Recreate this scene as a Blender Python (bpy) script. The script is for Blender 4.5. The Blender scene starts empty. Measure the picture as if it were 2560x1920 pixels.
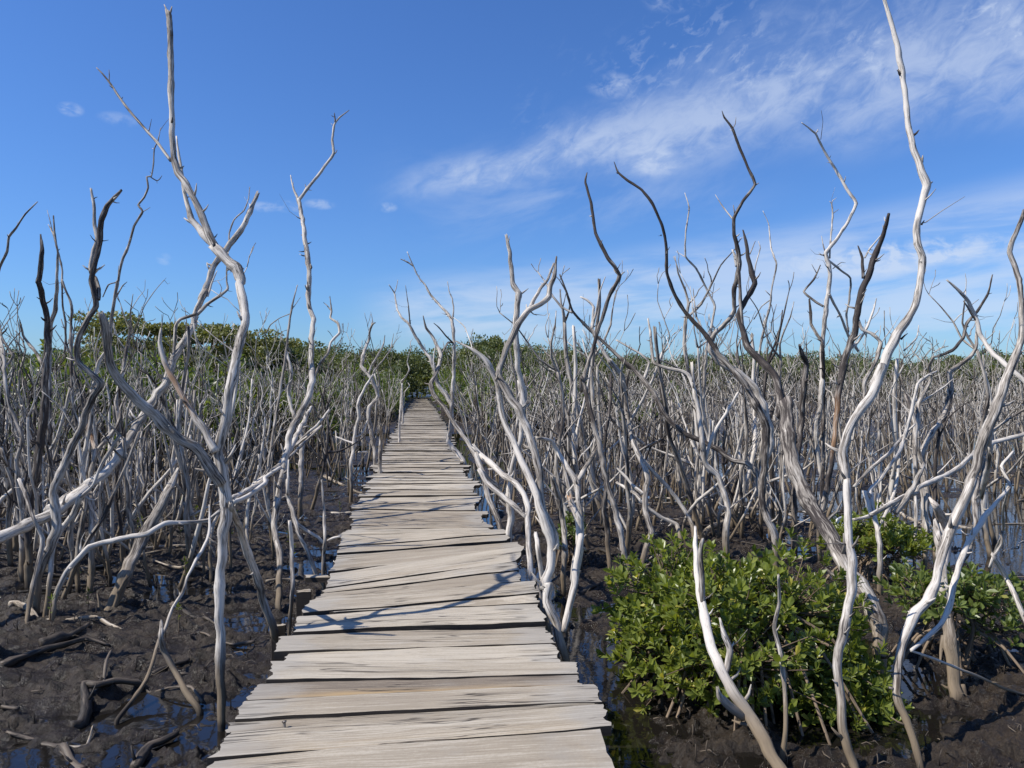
import bpy, math, random
import numpy as np
from mathutils import Vector, Matrix

# ------------------------------------------------------------------ camera, sky, sun, exposure
sc = bpy.context.scene
FP, V0, CU, CAMZ, DECK = 1923.0, 955.0, 1280.0, 2.0, 0.5
SUN_AZ, SUN_EL = math.radians(14), math.radians(50)      # shadows fall towards +X, slightly away from the camera

cam = bpy.data.cameras.new('camera')
cam.sensor_width = 36.0
cam.lens = 36.0 * FP / 2560.0
cam.clip_start = 0.05
cam.clip_end = 3000
camo = bpy.data.objects.new('camera', cam)
sc.collection.objects.link(camo)
camo.location = (0, 0, CAMZ)
camo.rotation_euler = (math.radians(90) - math.atan((960 - V0) / FP), 0, 0)
sc.camera = camo

sc.view_settings.view_transform = 'Standard'
sc.view_settings.look = 'None'
sc.view_settings.exposure = 0.2
sc.view_settings.gamma = 1.0

sun = bpy.data.lights.new('sun', 'SUN')
sun.energy = 5.0
sun.angle = math.radians(0.53)
sun.color = (1.0, 0.955, 0.88)
suno = bpy.data.objects.new('sun', sun)
sc.collection.objects.link(suno)
suno.location = (-20, -6, 25)
sdir = Vector((math.cos(SUN_AZ) * math.cos(SUN_EL), math.sin(SUN_AZ) * math.cos(SUN_EL), -math.sin(SUN_EL)))
suno.rotation_euler = sdir.to_track_quat('-Z', 'Y').to_euler()


class NT:
    """small helper for node trees"""
    def __init__(s, tree):
        s.t = tree; s.N = tree.nodes; s.L = tree.links
    def n(s, typ, **kw):
        nd = s.N.new(typ)
        for k, v in kw.items():
            setattr(nd, k, v)
        return nd
    def put(s, sock, v):
        if hasattr(v, 'is_linked') or hasattr(v, 'links'):
            s.L.new(v, sock)
        else:
            sock.default_value = v
    def m(s, op, a, b=None, c=None, clamp=False):
        nd = s.n('ShaderNodeMath', operation=op, use_clamp=clamp)
        s.put(nd.inputs[0], a)
        if b is not None: s.put(nd.inputs[1], b)
        if c is not None: s.put(nd.inputs[2], c)
        return nd.outputs[0]
    def vm(s, op, a, b=None):
        nd = s.n('ShaderNodeVectorMath', operation=op)
        s.put(nd.inputs[0], a)
        if b is not None: s.put(nd.inputs[1], b)
        return nd.outputs[0]
    def noise(s, vec, scale, detail=4, rough=0.5, dist=0.0):
        nd = s.n('ShaderNodeTexNoise')
        s.put(nd.inputs['Vector'], vec)
        nd.inputs['Scale'].default_value = scale
        nd.inputs['Detail'].default_value = detail
        nd.inputs['Roughness'].default_value = rough
        nd.inputs['Distortion'].default_value = dist
        return nd.outputs['Fac']
    def step(s, v, a, b, lo=0.0, hi=1.0):
        nd = s.n('ShaderNodeMapRange', interpolation_type='SMOOTHSTEP')
        s.put(nd.inputs[0], v)
        for i, q in zip((1, 2, 3, 4), (a, b, lo, hi)):
            s.put(nd.inputs[i], q)
        return nd.outputs[0]
    def mix(s, f, a, b, blend='MIX'):
        nd = s.n('ShaderNodeMix', data_type='RGBA', blend_type=blend)
        s.put(nd.inputs['Factor'], f)
        s.put(nd.inputs[6], a if not isinstance(a, tuple) else (*a, 1.0)[:4])
        s.put(nd.inputs[7], b if not isinstance(b, tuple) else (*b, 1.0)[:4])
        return nd.outputs[2]
    def xyz(s, x, y, z):
        nd = s.n('ShaderNodeCombineXYZ')
        for i, q in enumerate((x, y, z)): s.put(nd.inputs[i], q)
        return nd.outputs[0]
    def sep(s, v):
        nd = s.n('ShaderNodeSeparateXYZ'); s.put(nd.inputs[0], v)
        return nd.outputs
    def attr(s, name):
        return s.n('ShaderNodeAttribute', attribute_name=name).outputs


world = bpy.data.worlds.new('World')
sc.world = world
world.use_nodes = True
W = NT(world.node_tree)
W.N.clear()
sky = W.n('ShaderNodeTexSky', sky_type='NISHITA')
sky.sun_disc = False
sky.sun_elevation = SUN_EL
sky.sun_rotation = math.radians(180 + 90 - 14) + 0 * SUN_AZ
sky.altitude = 0
sky.air_density = 1.15
sky.dust_density = 0.25
sky.ozone_density = 3.6
d = W.n('ShaderNodeTexCoord').outputs['Generated']
dx, dy, dz = W.sep(d)
az = W.m('ARCTAN2', dx, dy)
el = W.m('ARCSINE', dz)
P2 = W.xyz(az, el, 0.0)


def rot2(ang, sx, sy):
    c, s_ = math.cos(ang), math.sin(ang)
    a = W.m('ADD', W.m('MULTIPLY', az, c * sx), W.m('MULTIPLY', el, s_ * sx))
    b = W.m('ADD', W.m('MULTIPLY', az, -s_ * sy), W.m('MULTIPLY', el, c * sy))
    return W.xyz(a, b, 0.0)


# main band of high cloud, widening and rising to the right
warp = W.m('MULTIPLY', W.m('SUBTRACT', W.noise(rot2(0.2, 1, 2), 5.0, 3), 0.5), 0.07)
up_c = W.m('MINIMUM', W.m('MULTIPLY_ADD', W.m('ADD', az, 0.09), 0.2, 0.258), 0.345)
s_r = W.step(az, -0.16, 0.5)
thk_up = W.m('MULTIPLY_ADD', s_r, 0.12, 0.022)
thk_dn = W.m('MULTIPLY_ADD', s_r, 0.07, 0.030)
off = W.m('ADD', W.m('SUBTRACT', el, up_c), warp)
m_up = W.step(W.m('DIVIDE', off, thk_up), 1.0, 0.0)
m_dn = W.step(W.m('DIVIDE', W.m('MULTIPLY', off, -1), thk_dn), 1.0, 0.15)
m_l = W.step(az, -0.2, -0.03)
m_rr = W.step(az, 1.1, 0.6, 0.5, 1.0)
band = W.m('MULTIPLY', W.m('MULTIPLY', m_up, m_dn), W.m('MULTIPLY', m_l, m_rr))
soft = W.noise(rot2(0.3, 1.0, 2.6), 5.0, 7, 0.6, 0.4)
fine = W.noise(rot2(0.5, 1.0, 1.7), 26.0, 5, 0.62, 0.6)
tex = W.m('ADD', W.m('MULTIPLY', soft, 0.55), W.m('MULTIPLY', fine, 0.45))
band_a = W.m('MULTIPLY', band, W.step(tex, 0.36, 0.62, 0.20, 1.0))
# flocks of small cloud above the band
mot = W.m('MULTIPLY', W.step(off, -0.02, 0.03), W.step(off, 0.17, 0.04))
mot = W.m('MULTIPLY', mot, W.step(az, -0.02, 0.12))
mot = W.m('MULTIPLY', mot, W.step(W.noise(rot2(0.55, 1.0, 1.8), 42.0, 4, 0.6, 0.5), 0.5, 0.68))
mot = W.m('MULTIPLY', mot, W.step(W.noise(P2, 5.5, 2), 0.4, 0.62))
# low streaks above the horizon on the right
low = W.m('MULTIPLY', W.step(el, 0.035, 0.075), W.step(W.m('SUBTRACT', el, W.m('MULTIPLY', az, 0.12)), 0.165, 0.11))
low = W.m('MULTIPLY', low, W.step(az, -0.22, -0.1))
lowt = W.noise(rot2(0.06, 1.0, 6.0), 4.5, 6, 0.6, 0.3)
low_a = W.m('MULTIPLY', low, W.step(lowt, 0.32, 0.60, 0.12, 0.95))
# faint veil just under the band
veil = W.m('MULTIPLY', W.step(W.m('ABSOLUTE', W.m('SUBTRACT', el, 0.235)), 0.10, 0.0), W.step(W.m('ABSOLUTE', W.m('SUBTRACT', az, 0.08)), 0.3, 0.05))
veil = W.m('MULTIPLY', veil, W.step(soft, 0.42, 0.7, 0.0, 0.4))


def puff(u, v, ru, rv, amt, sc_=40.0):
    a0, e0 = (u - CU) / FP, (V0 - v) / FP
    a0 = math.atan(a0)
    q = W.m('ADD', W.m('POWER', W.m('DIVIDE', W.m('SUBTRACT', az, a0), ru / FP), 2.0),
            W.m('POWER', W.m('DIVIDE', W.m('SUBTRACT', el, e0 * math.cos(a0)), rv / FP), 2.0))
    g = W.step(q, 1.3, 0.0)
    return W.m('MULTIPLY', g, W.step(W.noise(rot2(-0.15, 1, 1.6), sc_, 4, 0.6, 0.4), 0.36, 0.66, 0.0, amt))


alpha = W.m('ADD', W.m('MULTIPLY', band_a, 0.76), W.m('MULTIPLY', mot, 0.5))
alpha = W.m('ADD', alpha, W.m('ADD', W.m('MULTIPLY', low_a, 0.72), veil))
for p in [(178, 294, 26, 15, .5), (298, 318, 44, 16, .3), (660, 524, 36, 13, .4), (722, 524, 36, 16, .5),
          (800, 518, 38, 13, .45), (970, 526, 24, 13, .4), (413, 650, 20, 14, .35), (1640, 425, 60, 38, .4),
          (1700, 62, 90, 30, .45), (1535, 248, 65, 28, .5), (2330, 625, 190, 34, .55), (2150, 655, 200, 40, .4)]:
    alpha = W.m('ADD', alpha, puff(*p))
alpha = W.m('MINIMUM', alpha, 0.9)
tint = W.mix(1.0, sky.outputs[0], (0.60, 0.93, 1.48), 'MULTIPLY')
cloudc = W.mix(W.step(el, 0.0, 0.5), (7.2, 8.1, 9.6), (5.9, 7.0, 9.2))
colr = W.mix(W.m('MULTIPLY', alpha, 0.8), tint, cloudc)
bg = W.n('ShaderNodeBackground')
W.L.new(colr, bg.inputs[0])
bg.inputs[1].default_value = 0.084
W.L.new(bg.outputs[0], W.n('ShaderNodeOutputWorld').inputs[0])

# ------------------------------------------------------------------ helpers
COL = sc.collection
rnd = random.Random(7)
RS = np.random.RandomState(11)


def link_mesh(name, V, faces_list, mats, parent=None, attrs=None, smooth=True, fmat=None):
    """faces_list: list of (n,k) index arrays"""
    me = bpy.data.meshes.new(name)
    V = np.asarray(V, dtype=np.float32)
    faces_list = [np.asarray(f, dtype=np.int32) for f in faces_list if len(f)]
    nl = sum(f.size for f in faces_list); nf = sum(len(f) for f in faces_list)
    me.vertices.add(len(V)); me.loops.add(nl); me.polygons.add(nf)
    me.vertices.foreach_set('co', V.ravel())
    me.loops.foreach_set('vertex_index', np.concatenate([f.ravel() for f in faces_list]))
    st = []; o = 0
    for f in faces_list:
        k = f.shape[1]
        st.append(o + np.arange(len(f)) * k); o += f.size
    me.polygons.foreach_set('loop_start', np.concatenate(st).astype(np.int32))
    if attrs:
        for k, a in attrs.items():
            a = np.asarray(a, dtype=np.float32)
            if a.ndim == 2:
                at = me.attributes.new(k, 'FLOAT_VECTOR', 'POINT'); at.data.foreach_set('vector', a.ravel())
            else:
                at = me.attributes.new(k, 'FLOAT', 'POINT'); at.data.foreach_set('value', a)
    for m_ in (mats if isinstance(mats, (list, tuple)) else [mats]):
        me.materials.append(m_)
    if fmat is not None:
        me.polygons.foreach_set('material_index', np.asarray(fmat, dtype=np.int32))
    me.polygons.foreach_set('use_smooth', np.full(nf, smooth, dtype=bool))
    me.update(calc_edges=True)
    me.validate()
    ob = bpy.data.objects.new(name, me)
    COL.objects.link(ob)
    if parent: ob.parent = parent
    return ob


def empty(name, loc, label=None, cat=None, group=None):
    o = bpy.data.objects.new(name, None)
    o.empty_display_size = 0.1
    COL.objects.link(o)
    o.location = loc
    tag(o, label, cat, group)
    return o


def tag(o, label=None, cat=None, group=None, kind=None):
    if label: o['label'] = label
    if cat: o['category'] = cat
    if group: o['group'] = group
    if kind: o['kind'] = kind
    return o


def _hash(ix, iy, seed):
    h = (ix.astype(np.int64) * 374761393 + iy.astype(np.int64) * 668265263 + seed * 974711) & 0x7fffffff
    h = ((h ^ (h >> 13)) * 1274126177) & 0x7fffffff
    return ((h ^ (h >> 16)) & 0xffff) / 65535.0


def vnoise(x, y, seed=0):
    ix = np.floor(x); iy = np.floor(y)
    fx = x - ix; fy = y - iy
    fx = fx * fx * fx * (fx * (fx * 6 - 15) + 10); fy = fy * fy * fy * (fy * (fy * 6 - 15) + 10)
    a = _hash(ix, iy, seed); b = _hash(ix + 1, iy, seed)
    c = _hash(ix, iy + 1, seed); d_ = _hash(ix + 1, iy + 1, seed)
    return (a * (1 - fx) + b * fx) * (1 - fy) + (c * (1 - fx) + d_ * fx) * fy


def fbm(x, y, seed, oct_=4, gain=0.5):
    s = 0; a = 1; t = 0
    for i in range(oct_):
        s = s + a * vnoise(x * 2 ** i + 17.3 * i, y * 2 ** i - 9.1 * i, seed + i); t += a; a *= gain
    return s / t


# ------------------------------------------------------------------ materials
def new_mat(name):
    m_ = bpy.data.materials.new(name)
    m_.use_nodes = True
    t = NT(m_.node_tree)
    t.N.clear()
    out = t.n('ShaderNodeOutputMaterial')
    p = t.n('ShaderNodeBsdfPrincipled')
    t.L.new(p.outputs[0], out.inputs[0])
    return m_, t, p, out


def mat_bark(name, light=(.61, .555, .485), mid=(.32, .28, .235), dark=(.058, .047, .042), stain=True, rough=0.8, bump=True):
    m_, t, p, out = new_mat(name)
    b = t.attr('bark')['Vector']
    tone = t.attr('tone')['Fac']
    org = t.attr('orange')['Fac']
    bs = t.vm('MULTIPLY', b, (70.0, 70.0, 7.0))
    n1 = t.noise(bs, 1.0, 5, 0.62, 0.6)
    n2 = t.noise(t.vm('MULTIPLY', b, (42.0, 42.0, 3.4)), 1.0, 3, 0.55, 1.2)
    n3 = t.noise(t.vm('MULTIPLY', b, (190.0, 190.0, 13.0)), 1.0, 3, 0.6, 0.3)
    big = t.noise(b, 2.2, 3, 0.5)
    f = t.m('ADD', t.m('MULTIPLY_ADD', n1, 1.05, -0.35), t.m('MULTIPLY_ADD', n2, 0.75, -0.05))
    f = t.m('ADD', f, t.m('MULTIPLY', t.m('SUBTRACT', tone, 0.45), 0.66))
    f = t.m('ADD', f, t.m('MULTIPLY', t.m('SUBTRACT', big, 0.5), 0.75))
    c = t.mix(t.step(f, 0.30, 0.55), light, mid)
    c = t.mix(t.step(f, 0.53, 0.76), c, dark)
    # long drying cracks
    crack = t.m('MULTIPLY', t.step(n3, 0.40, 0.33), t.step(n2, 0.42, 0.55))
    crack2 = t.step(t.m('ABSOLUTE', t.m('SUBTRACT', t.noise(t.vm('MULTIPLY', b, (40.0, 40.0, 2.2)), 1.0, 2, 0.5, 0.8), 0.5)), 0.030, 0.006)
    crack2 = t.m('MULTIPLY', crack2, t.step(big, 0.42, 0.55))
    ck = t.m('MAXIMUM', t.m('MULTIPLY', crack, 0.7), crack2)
    c = t.mix(t.m('MULTIPLY', ck, 0.8), c, (.035, .03, .026))
    c = t.mix(t.m('MULTIPLY', org, t.step(n1, 0.3, 0.6, 0.5, 0.95)), c, (.30, .15, .06))
    if stain:
        pos = t.n('ShaderNodeNewGeometry').outputs['Position']
        z = t.sep(pos)[2]
        zz = t.m('ADD', z, t.m('MULTIPLY', t.m('SUBTRACT', t.noise(pos, 2.5, 3), 0.5), 0.3))
        c = t.mix(t.step(zz, 0.52, 0.18), c, t.mix(n1, (.26, .20, .13), (.13, .10, .07)))
        c = t.mix(t.step(zz, 0.10, 0.0), c, (.045, .036, .028))
    t.L.new(c, p.inputs['Base Color'])
    p.inputs['Roughness'].default_value = rough
    p.inputs['Specular IOR Level'].default_value = 0.25
    if bump:
        bp = t.n('ShaderNodeBump')
        bp.inputs['Strength'].default_value = 0.55
        bp.inputs['Distance'].default_value = 0.004
        hgt = t.m('SUBTRACT', t.m('ADD', n1, t.m('MULTIPLY', n3, 0.4)), t.m('MULTIPLY', ck, 1.2))
        t.L.new(hgt, bp.inputs['Height'])
        t.L.new(bp.outputs[0], p.inputs['Normal'])
    return m_


M_BARK = mat_bark('weathered_dead_wood')
M_BARKF = mat_bark('weathered_dead_wood_far', light=(.53, .485, .42), mid=(.26, .222, .175), dark=(.07, .056, .044), bump=False)
M_STICK = mat_bark('muddy_stick', light=(.15, .12, .09), mid=(.075, .06, .046), dark=(.03, .025, .02), stain=False, rough=0.55)
M_PALE = mat_bark('pale_stick', light=(.50, .44, .36), mid=(.33, .27, .2), dark=(.12, .095, .07), stain=False)
M_LIVE = mat_bark('living_bark', light=(.20, .15, .10), mid=(.13, .09, .06), dark=(.05, .035, .025), stain=False, rough=0.7, bump=False)


def mat_plank():
    m_, t, p, out = new_mat('weathered_plank')
    g = t.attr('grain')['Vector']
    tone = t.attr('tone')['Fac']
    org = t.attr('orange')['Fac']
    warp = t.vm('MULTIPLY', t.vm('SUBTRACT', t.n('ShaderNodeTexNoise').outputs['Color'], (0.5, 0.5, 0.5)), (0, 0, 0))
    wn = t.noise(t.vm('MULTIPLY', g, (1.6, 5.0, 1.0)), 1.0, 3, 0.5)
    gy = t.sep(g)
    yy = t.m('ADD', gy[1], t.m('MULTIPLY', t.m('SUBTRACT', wn, 0.5), 0.035))
    gg = t.xyz(gy[0], yy, gy[2])
    n1 = t.noise(t.vm('MULTIPLY', gg, (2.4, 105.0, 1.0)), 1.0, 6, 0.68, 0.2)
    n2 = t.noise(t.vm('MULTIPLY', gg, (1.3, 16.0, 1.0)), 1.0, 4, 0.6, 0.5)
    n3 = t.noise(t.vm('MULTIPLY', gg, (11.0, 330.0, 1.0)), 1.0, 4, 0.7)
    blot = t.noise(t.vm('MULTIPLY', g, (2.2, 4.0, 1.0)), 1.0, 5, 0.6)
    gr = t.noise(t.vm('MULTIPLY', g, (60.0, 90.0, 1.0)), 1.0, 4, 0.7)
    f = t.m('ADD', t.m('MULTIPLY_ADD', n1, 0.85, -0.22), t.m('MULTIPLY_ADD', n2, 0.5, -0.06))
    f = t.m('ADD', f, t.m('MULTIPLY', n3, 0.3))
    f = t.m('ADD', f, t.m('MULTIPLY', t.m('SUBTRACT', tone, 0.5), 0.55))
    f = t.m('ADD', f, t.m('MULTIPLY', t.m('SUBTRACT', gr, 0.5), 0.22))
    c = t.mix(t.step(f, 0.36, 0.60), (.47, .41, .32), (.31, .258, .19))
    c = t.mix(t.step(f, 0.60, 0.86), c, (.17, .135, .10))
    # silvery grey bleaching in broad patches, mostly at the ends
    ends = t.attr('endw')['Fac']
    c = t.mix(t.m('MULTIPLY', t.step(t.m('ADD', blot, t.m('MULTIPLY', ends, 0.3)), 0.52, 0.80), 0.55), c, t.mix(n1, (.46, .435, .39), (.20, .185, .16)))
    c = t.mix(t.m('MULTIPLY', org, t.step(n2, 0.35, 0.6, 0.3, 1.0)), c, t.mix(n1, (.56, .40, .20), (.30, .19, .09)))
    crk = t.step(t.m('ABSOLUTE', t.m('SUBTRACT', t.noise(t.vm('MULTIPLY', gg, (0.8, 17.0, 1.0)), 1.0, 3, 0.55, 0.3), 0.5)), 0.020, 0.004)
    crk = t.m('MULTIPLY', crk, t.step(t.noise(t.vm('MULTIPLY', g, (1.5, 5.0, 1.0)), 1.0, 2), 0.46, 0.58))
    crk = t.m('MAXIMUM', crk, t.m('MULTIPLY', t.step(n1, 0.35, 0.28), 0.8))
    c = t.mix(t.m('MULTIPLY', crk, 0.85), c, (.035, .028, .022))
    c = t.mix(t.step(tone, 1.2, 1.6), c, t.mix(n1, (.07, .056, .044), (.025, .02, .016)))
    t.L.new(c, p.inputs['Base Color'])
    p.inputs['Roughness'].default_value = 0.78
    p.inputs['Specular IOR Level'].default_value = 0.25
    bp = t.n('ShaderNodeBump')
    bp.inputs['Strength'].default_value = 0.6
    bp.inputs['Distance'].default_value = 0.004
    h = t.m('SUBTRACT', t.m('ADD', t.m('MULTIPLY', n1, -0.8), t.m('MULTIPLY', n3, 0.5)), t.m('MULTIPLY', crk, 1.5))
    t.L.new(h, bp.inputs['Height']); t.L.new(bp.outputs[0], p.inputs['Normal'])
    return m_


M_PLANK = mat_plank()


def mat_mud():
    m_, t, p, out = new_mat('wet_mud')
    pos = t.n('ShaderNodeNewGeometry').outputs['Position']
    n1 = t.noise(pos, 3.0, 6, 0.6)
    n2 = t.noise(pos, 17.0, 8, 0.72, 0.4)
    n3 = t.noise(pos, 70.0, 5, 0.75)
    c = t.mix(t.step(n1, 0.35, 0.65), (.030, .021, .013), (.052, .037, .024))
    c = t.mix(t.m('MULTIPLY', t.step(n2, 0.50, 0.66), 0.8), c, (.092, .068, .046))
    c = t.mix(t.m('MULTIPLY', t.step(n3, 0.52, 0.40), 0.6), c, (.020, .016, .013))
    z = t.sep(pos)[2]
    wet = t.step(z, 0.06, 0.0)
    t.L.new(t.mix(t.m('MULTIPLY', wet, 0.5), c, (.022, .018, .015)), p.inputs['Base Color'])
    r = t.m('ADD', t.m('MULTIPLY', n3, 0.38), 0.05)
    r = t.m('SUBTRACT', r, t.m('MULTIPLY', wet, 0.12))
    r = t.m('ADD', r, t.step(n1, 0.40, 0.62, 0.0, 0.30))
    t.L.new(r, p.inputs['Roughness'])
    p.inputs['Specular IOR Level'].default_value = 0.36
    bp = t.n('ShaderNodeBump')
    bp.inputs['Strength'].default_value = 1.0
    bp.inputs['Distance'].default_value = 0.045
    bp2 = t.n('ShaderNodeBump')
    bp2.inputs['Strength'].default_value = 0.8
    bp2.inputs['Distance'].default_value = 0.014
    t.L.new(n2, bp.inputs['Height']); t.L.new(n3, bp2.inputs['Height'])
    t.L.new(bp.outputs[0], bp2.inputs['Normal']); t.L.new(bp2.outputs[0], p.inputs['Normal'])
    return m_


M_MUD = mat_mud()


def mat_water():
    m_, t, p, out = new_mat('shallow_water')
    pos = t.n('ShaderNodeNewGeometry').outputs['Position']
    p.inputs['Base Color'].default_value = (.010, .0085, .007, 1)
    p.inputs['Roughness'].default_value = 0.04
    p.inputs['IOR'].default_value = 1.33
    p.inputs['Specular IOR Level'].default_value = 0.9
    bp = t.n('ShaderNodeBump')
    bp.inputs['Strength'].default_value = 0.12
    bp.inputs['Distance'].default_value = 0.01
    t.L.new(t.noise(pos, 7.0, 3), bp.inputs['Height'])
    t.L.new(bp.outputs[0], p.inputs['Normal'])
    return m_


M_WATER = mat_water()


def mat_leaf(name, c1, c2, c3, gloss=0.35, trans=0.38):
    m_, t, p, out = new_mat(name)
    v = t.attr('var')['Fac']
    c = t.mix(t.step(v, 0.0, 0.6), c1, c2)
    c = t.mix(t.step(v, 0.80, 1.0), c, c3)
    t.L.new(c, p.inputs['Base Color'])
    p.inputs['Roughness'].default_value = gloss
    p.inputs['Specular IOR Level'].default_value = 0.5
    tr = t.n('ShaderNodeBsdfTranslucent')
    t.L.new(t.mix(1.0, c, (1.5, 1.5, 0.6), 'MULTIPLY'), tr.inputs[0])
    mx = t.n('ShaderNodeMixShader')
    mx.inputs[0].default_value = trans
    t.L.new(p.outputs[0], mx.inputs[1]); t.L.new(tr.outputs[0], mx.inputs[2])
    t.L.new(mx.outputs[0], out.inputs[0])
    return m_


M_LEAF = mat_leaf('mangrove_leaf', (.070, .100, .021), (.20, .235, .045), (.44, .39, .08))
M_LEAFY = mat_leaf('pale_mangrove_leaf', (.09, .13, .035), (.16, .20, .055), (.30, .29, .08))
M_FOR = mat_leaf('forest_leaf', (.070, .092, .028), (.135, .155, .048), (.22, .21, .08), 0.5, 0.25)
M_FORY = mat_leaf('yellowing_leaf', (.11, .125, .035), (.20, .20, .06), (.40, .33, .10), 0.5, 0.25)
M_SHR = mat_leaf('shrub_leaf', (.075, .11, .028), (.14, .18, .05), (.24, .25, .08), 0.45, 0.3)

# ------------------------------------------------------------------ the traced image regions (full photo pixels -> where a branch runs)
REG = {'K': (0, 0, .8641), 'A': (0, 0, 2.212), 'B': (0, 700, 2.765), 'C': (0, 1200, 2.304), 'D': (500, 1200, 2.127),
       'E': (700, 700, 2.765), 'F': (1400, 200, 1.907), 'G': (1200, 900, 2.765), 'H': (1400, 1200, 2.304),
       'I': (1900, 1200, 2.304), 'J': (1860, 700, 2.765), 'L': (0, 1500, 3.95), 'M': (850, 780, 5.53), 'N': (2000, 1200, 3.95)}


def parse(s):
    out = []; reg = 'K'
    for tok in s.split():
        if tok.isalpha():
            reg = tok; continue
        q = [float(a) for a in tok.split(',')]
        ox, oy, k = REG[reg]
        out.append([ox + q[0] / k, oy + q[1] / k, q[2] / k * (.80 if reg in 'IJ' else 1) if len(q) > 2 else np.nan])
    a = np.array(out)
    w = a[:, 2]; ok = ~np.isnan(w)
    dist = np.r_[0, np.cumsum(np.hypot(*np.diff(a[:, :2], axis=0).T))]
    a[:, 2] = np.interp(dist, dist[ok], w[ok])
    return a


def unproj(u, v, Y):
    return np.array([(u - CU) / FP * Y, Y, CAMZ + (V0 - v) / FP * Y])


def catmull(P, R, step):
    P = np.asarray(P, float); R = np.asarray(R, float)
    n = len(P)
    if n < 3:
        k = max(2, int(np.linalg.norm(P[-1] - P[0]) / step))
        t = np.linspace(0, 1, k + 1)[:, None]
        return P[0] * (1 - t) + P[-1] * t, np.interp(t[:, 0], [0, 1], [R[0], R[-1]])
    Q = np.vstack([2 * P[0] - P[1], P, 2 * P[-1] - P[-2]])
    op, orr = [], []
    for i in range(n - 1):
        p0, p1, p2, p3 = Q[i], Q[i + 1], Q[i + 2], Q[i + 3]
        k = max(1, int(math.ceil(np.linalg.norm(p2 - p1) / step)))
        t = (np.arange(k) / k)[:, None]
        c = 0.5 * ((2 * p1) + (-p0 + p2) * t + (2 * p0 - 5 * p1 + 4 * p2 - p3) * t ** 2 + (-p0 + 3 * p1 - 3 * p2 + p3) * t ** 3)
        lin = p1 * (1 - t) + p2 * t
        op.append(c * 0.5 + lin * 0.5)
        orr.append(R[i] * (1 - t[:, 0]) + R[i + 1] * t[:, 0])
    op.append(P[-1:]); orr.append(R[-1:])
    return np.vstack(op), np.concatenate(orr)


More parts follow.
